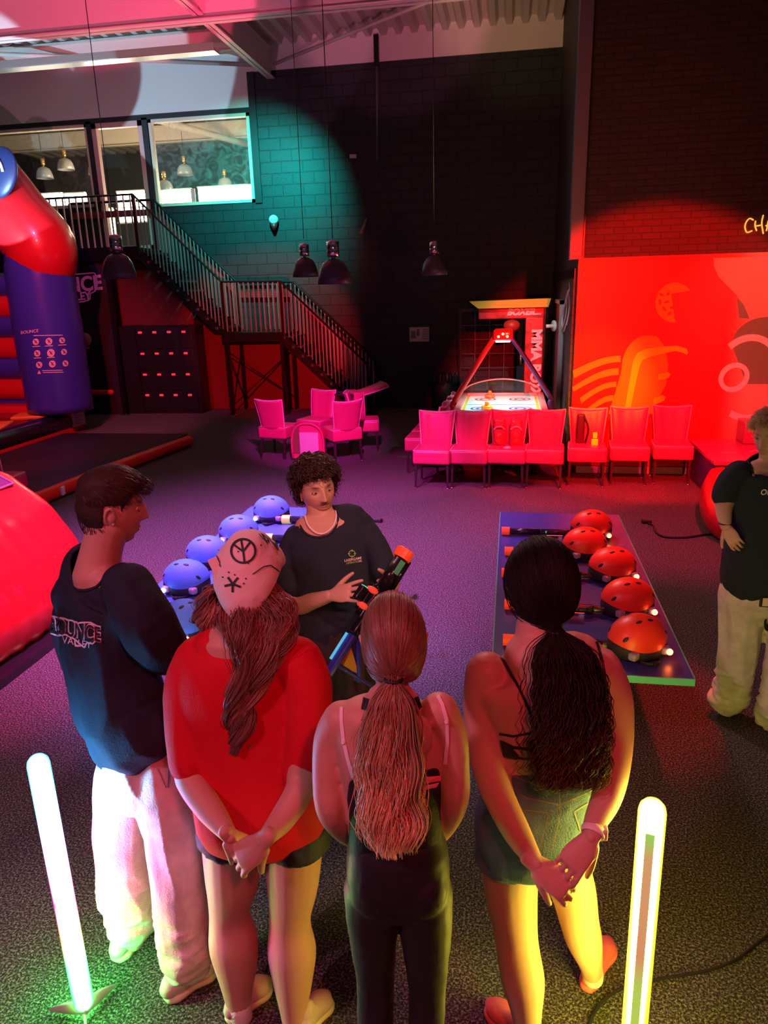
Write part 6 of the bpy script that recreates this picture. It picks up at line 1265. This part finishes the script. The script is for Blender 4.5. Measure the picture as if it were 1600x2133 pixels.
b = MB().box((.40, 0, .0), (.30, .035, .022), bev=.006).box((.47, 0, -.10), (.022, .035, .20), bev=.006).box((.38, 0, -.085), (.25, .03, .022), rot=Matrix.Rotation(.45, 3, 'Y'), bev=.005); sk = b.build('stock', mat('stock_blue', (.03, .05, .45), .4), GE)
MB().prism([(.33, -.01, -.02), (.45, -.01, -.03), (.45, -.01, -.12)], (0, .02, 0)).build('battery', mat('battery_yellow', (.55, .5, .05), .5), sk)
MB().box((.36, -.019, .014), (.2, .004, .01)).build('stock_strip', mat('strip_cyan', (.1, .6, .8), .4, emit=(.1, .6, .9), es=.7), sk)
for k in range(2): MB().lathe((.06-.12*k, 0, .04), [(0, 0), (.022, 0), (.022, .02), (.012, .028), (0, .028)], 14, ax=(0, 1, .3)).build('sensor_dome', mat('dome_red', (.85, .06, .05), .3, emit=(1, .1, .05), es=.4), GE)
frame_gun(GE, gm, gb, V3((-.6, -.5, .6)))
# ------------------------------------------------------------------ F: man at the right edge
F_ = pers('blond man cut by the right edge in a black tee and pale baggy jeans', G(1570, 1500))
HF = head_grid(P(1606, 908, 3.98), -CR*.75-CF*.62-V3((0, 0, .15)), (0, 0, 1), 1.0, skin=(.62, .38, .28), beard=.45, brow=(.25, .14, .07))
b = MB(); T(b, [(1605, 985, 3.97, 26), (1604, 960, 3.97, 21), (1605, 935, 3.97, 22)])
T(b, [(1608, 985, 3.97, 70, .5), (1606, 1060, 3.96, 72, .6), (1600, 1200, 3.95, 66, .75)], side=CR, n=24)
T(b, [(1532, 1000, 3.93, 24), (1512, 1040, 3.90, 20), (1508, 1062, 3.86, 17), (1512, 1096, 3.80, 11.5)]); T(b, [(1680, 1000, 3.98, 24), (1700, 1060, 3.95, 20), (1695, 1120, 3.9, 14)])
T(b, [(1555, 1230, 3.95, 32), (1535, 1430, 3.95, 20)]); T(b, [(1640, 1230, 3.93, 32), (1625, 1460, 3.9, 20)])
hd = MB(); w0 = P(1513, 1097, 3.80); hand(hd, w0, P(1536, 1140, 3.74)-w0, V3((-.5, -.6, .3)), 1, curl=(.35, .5, .3), s=.9, spread=.05); hand(hd, P(1695, 1125, 3.9), (0, 0, -1), (1, 0, 0), 1)
bodyF = make_body(F_, b, HF, hd, (.62, .38, .28)); eyes(F_, HF, (.08, .12, .2))
b = MB(); T(b, [(1606, 970, 3.98, 66, .5), (1607, 985, 3.98, 88, .52), (1606, 1050, 3.96, 90, .62), (1604, 1120, 3.95, 90, .7), (1600, 1190, 3.94, 92, .74), (1600, 1202, 3.94, 92, .74)], side=CR, n=30, sq=2.3)
T(b, [(1538, 985, 3.94, 28), (1517, 1012, 3.92, 27), (1509, 1032, 3.90, 25)]); T(b, [(1675, 985, 3.98, 28), (1700, 1030, 3.96, 26)])
teeF = cloth('tshirt', b, m_tee, F_, .008, 4, folds(.008, (8, 8, 4), .6, 8), hole=(P(1598, 966, 3.93), .088))
b = MB(); T(b, [(1596, 1180, 3.94, 86, .7), (1596, 1240, 3.94, 88, .7)], side=CR, n=24); T(b, [(1548, 1240, 3.94, 48), (1542, 1320, 3.95, 42), (1532, 1400, 3.96, 37), (1524, 1440, 3.97, 36), (1516, 1452, 3.97, 35)], n=20); T(b, [(1640, 1240, 3.92, 48), (1640, 1340, 3.90, 42), (1625, 1440, 3.88, 36), (1612, 1490, 3.86, 34)], n=20)
cloth('jeans', b, m_jean, F_, .008, 2, fJ)
shoe(F_, G(1530, 1470, 0), G(1482, 1448, 0), .05, .06, mat('shoe_dark', (.03, .03, .035), .6), m_rubber, lace=False); shoe(F_, G(1630, 1520, 0), G(1580, 1500, 0), .05, .06, mat('shoe_dark', (.03, .03, .035), .6), m_rubber, lace=False)
curls(HF, F_, (.55, .38, .22), 1900, .008, .034, 9, lambda p: .008+.026*max(0, min(1, (p.z-.01)/.05)), maskE, .0011, .018, .5)
b = MB(); wc = P(1511, 1090, 3.81); b.tube([wc+CR*(.029*math.cos(a_))+CF*(.026*math.sin(a_)) for a_ in np.linspace(0, 2*PI, 20)], [(.004, .008)]*20, 8, side=(0, 0, 1), caps=False); b.build('bracelet', m_rubber, F_)
bvt = bvh_of([teeF]); b = MB(); decal_text(b, bvt, 'OPERATION', 16, 1628, 1024, (1, -.05), (0, 1), .004, shear=.2, bold=.3); b.build('logo_text', mat('logo_white', (.85, .75, .75), .6), teeF)
q = onto(bvh_of([c_ for c_ in F_.children if c_.name.startswith('jeans')]), 1597, 1252, .01) or P(1597, 1252, 3.8)
t = thing('phone', 'pale-screened phone in a black case at the jeans of the right man', 'phone', q)
MB().box(q, (.075, .012, .06), bev=.008).build('case', m_rubber, t); MB().box(q+V3((.004, -.008, 0)), (.058, .004, .044)).build('screen', mat('phone_screen', (.8, .7, .5), .4), t)
q = onto(bvh_of([c_ for c_ in F_.children if c_.name.startswith('jeans')]), 1600, 1292, .01) or P(1600, 1292, 3.8)
t = thing('carabiner', 'black carabiner clip hanging below the phone at the edge of the picture', 'clip', q); MB().tube([q+V3((.018*math.cos(a_), 0, .05*math.sin(a_))) for a_ in np.linspace(0, 2*PI, 20)], .006, 8, caps=False).build('loop', m_black, t); MB().box(q-V3((0, 0, .03)), (.03, .012, .03), bev=.004).build('gate', m_black, t)
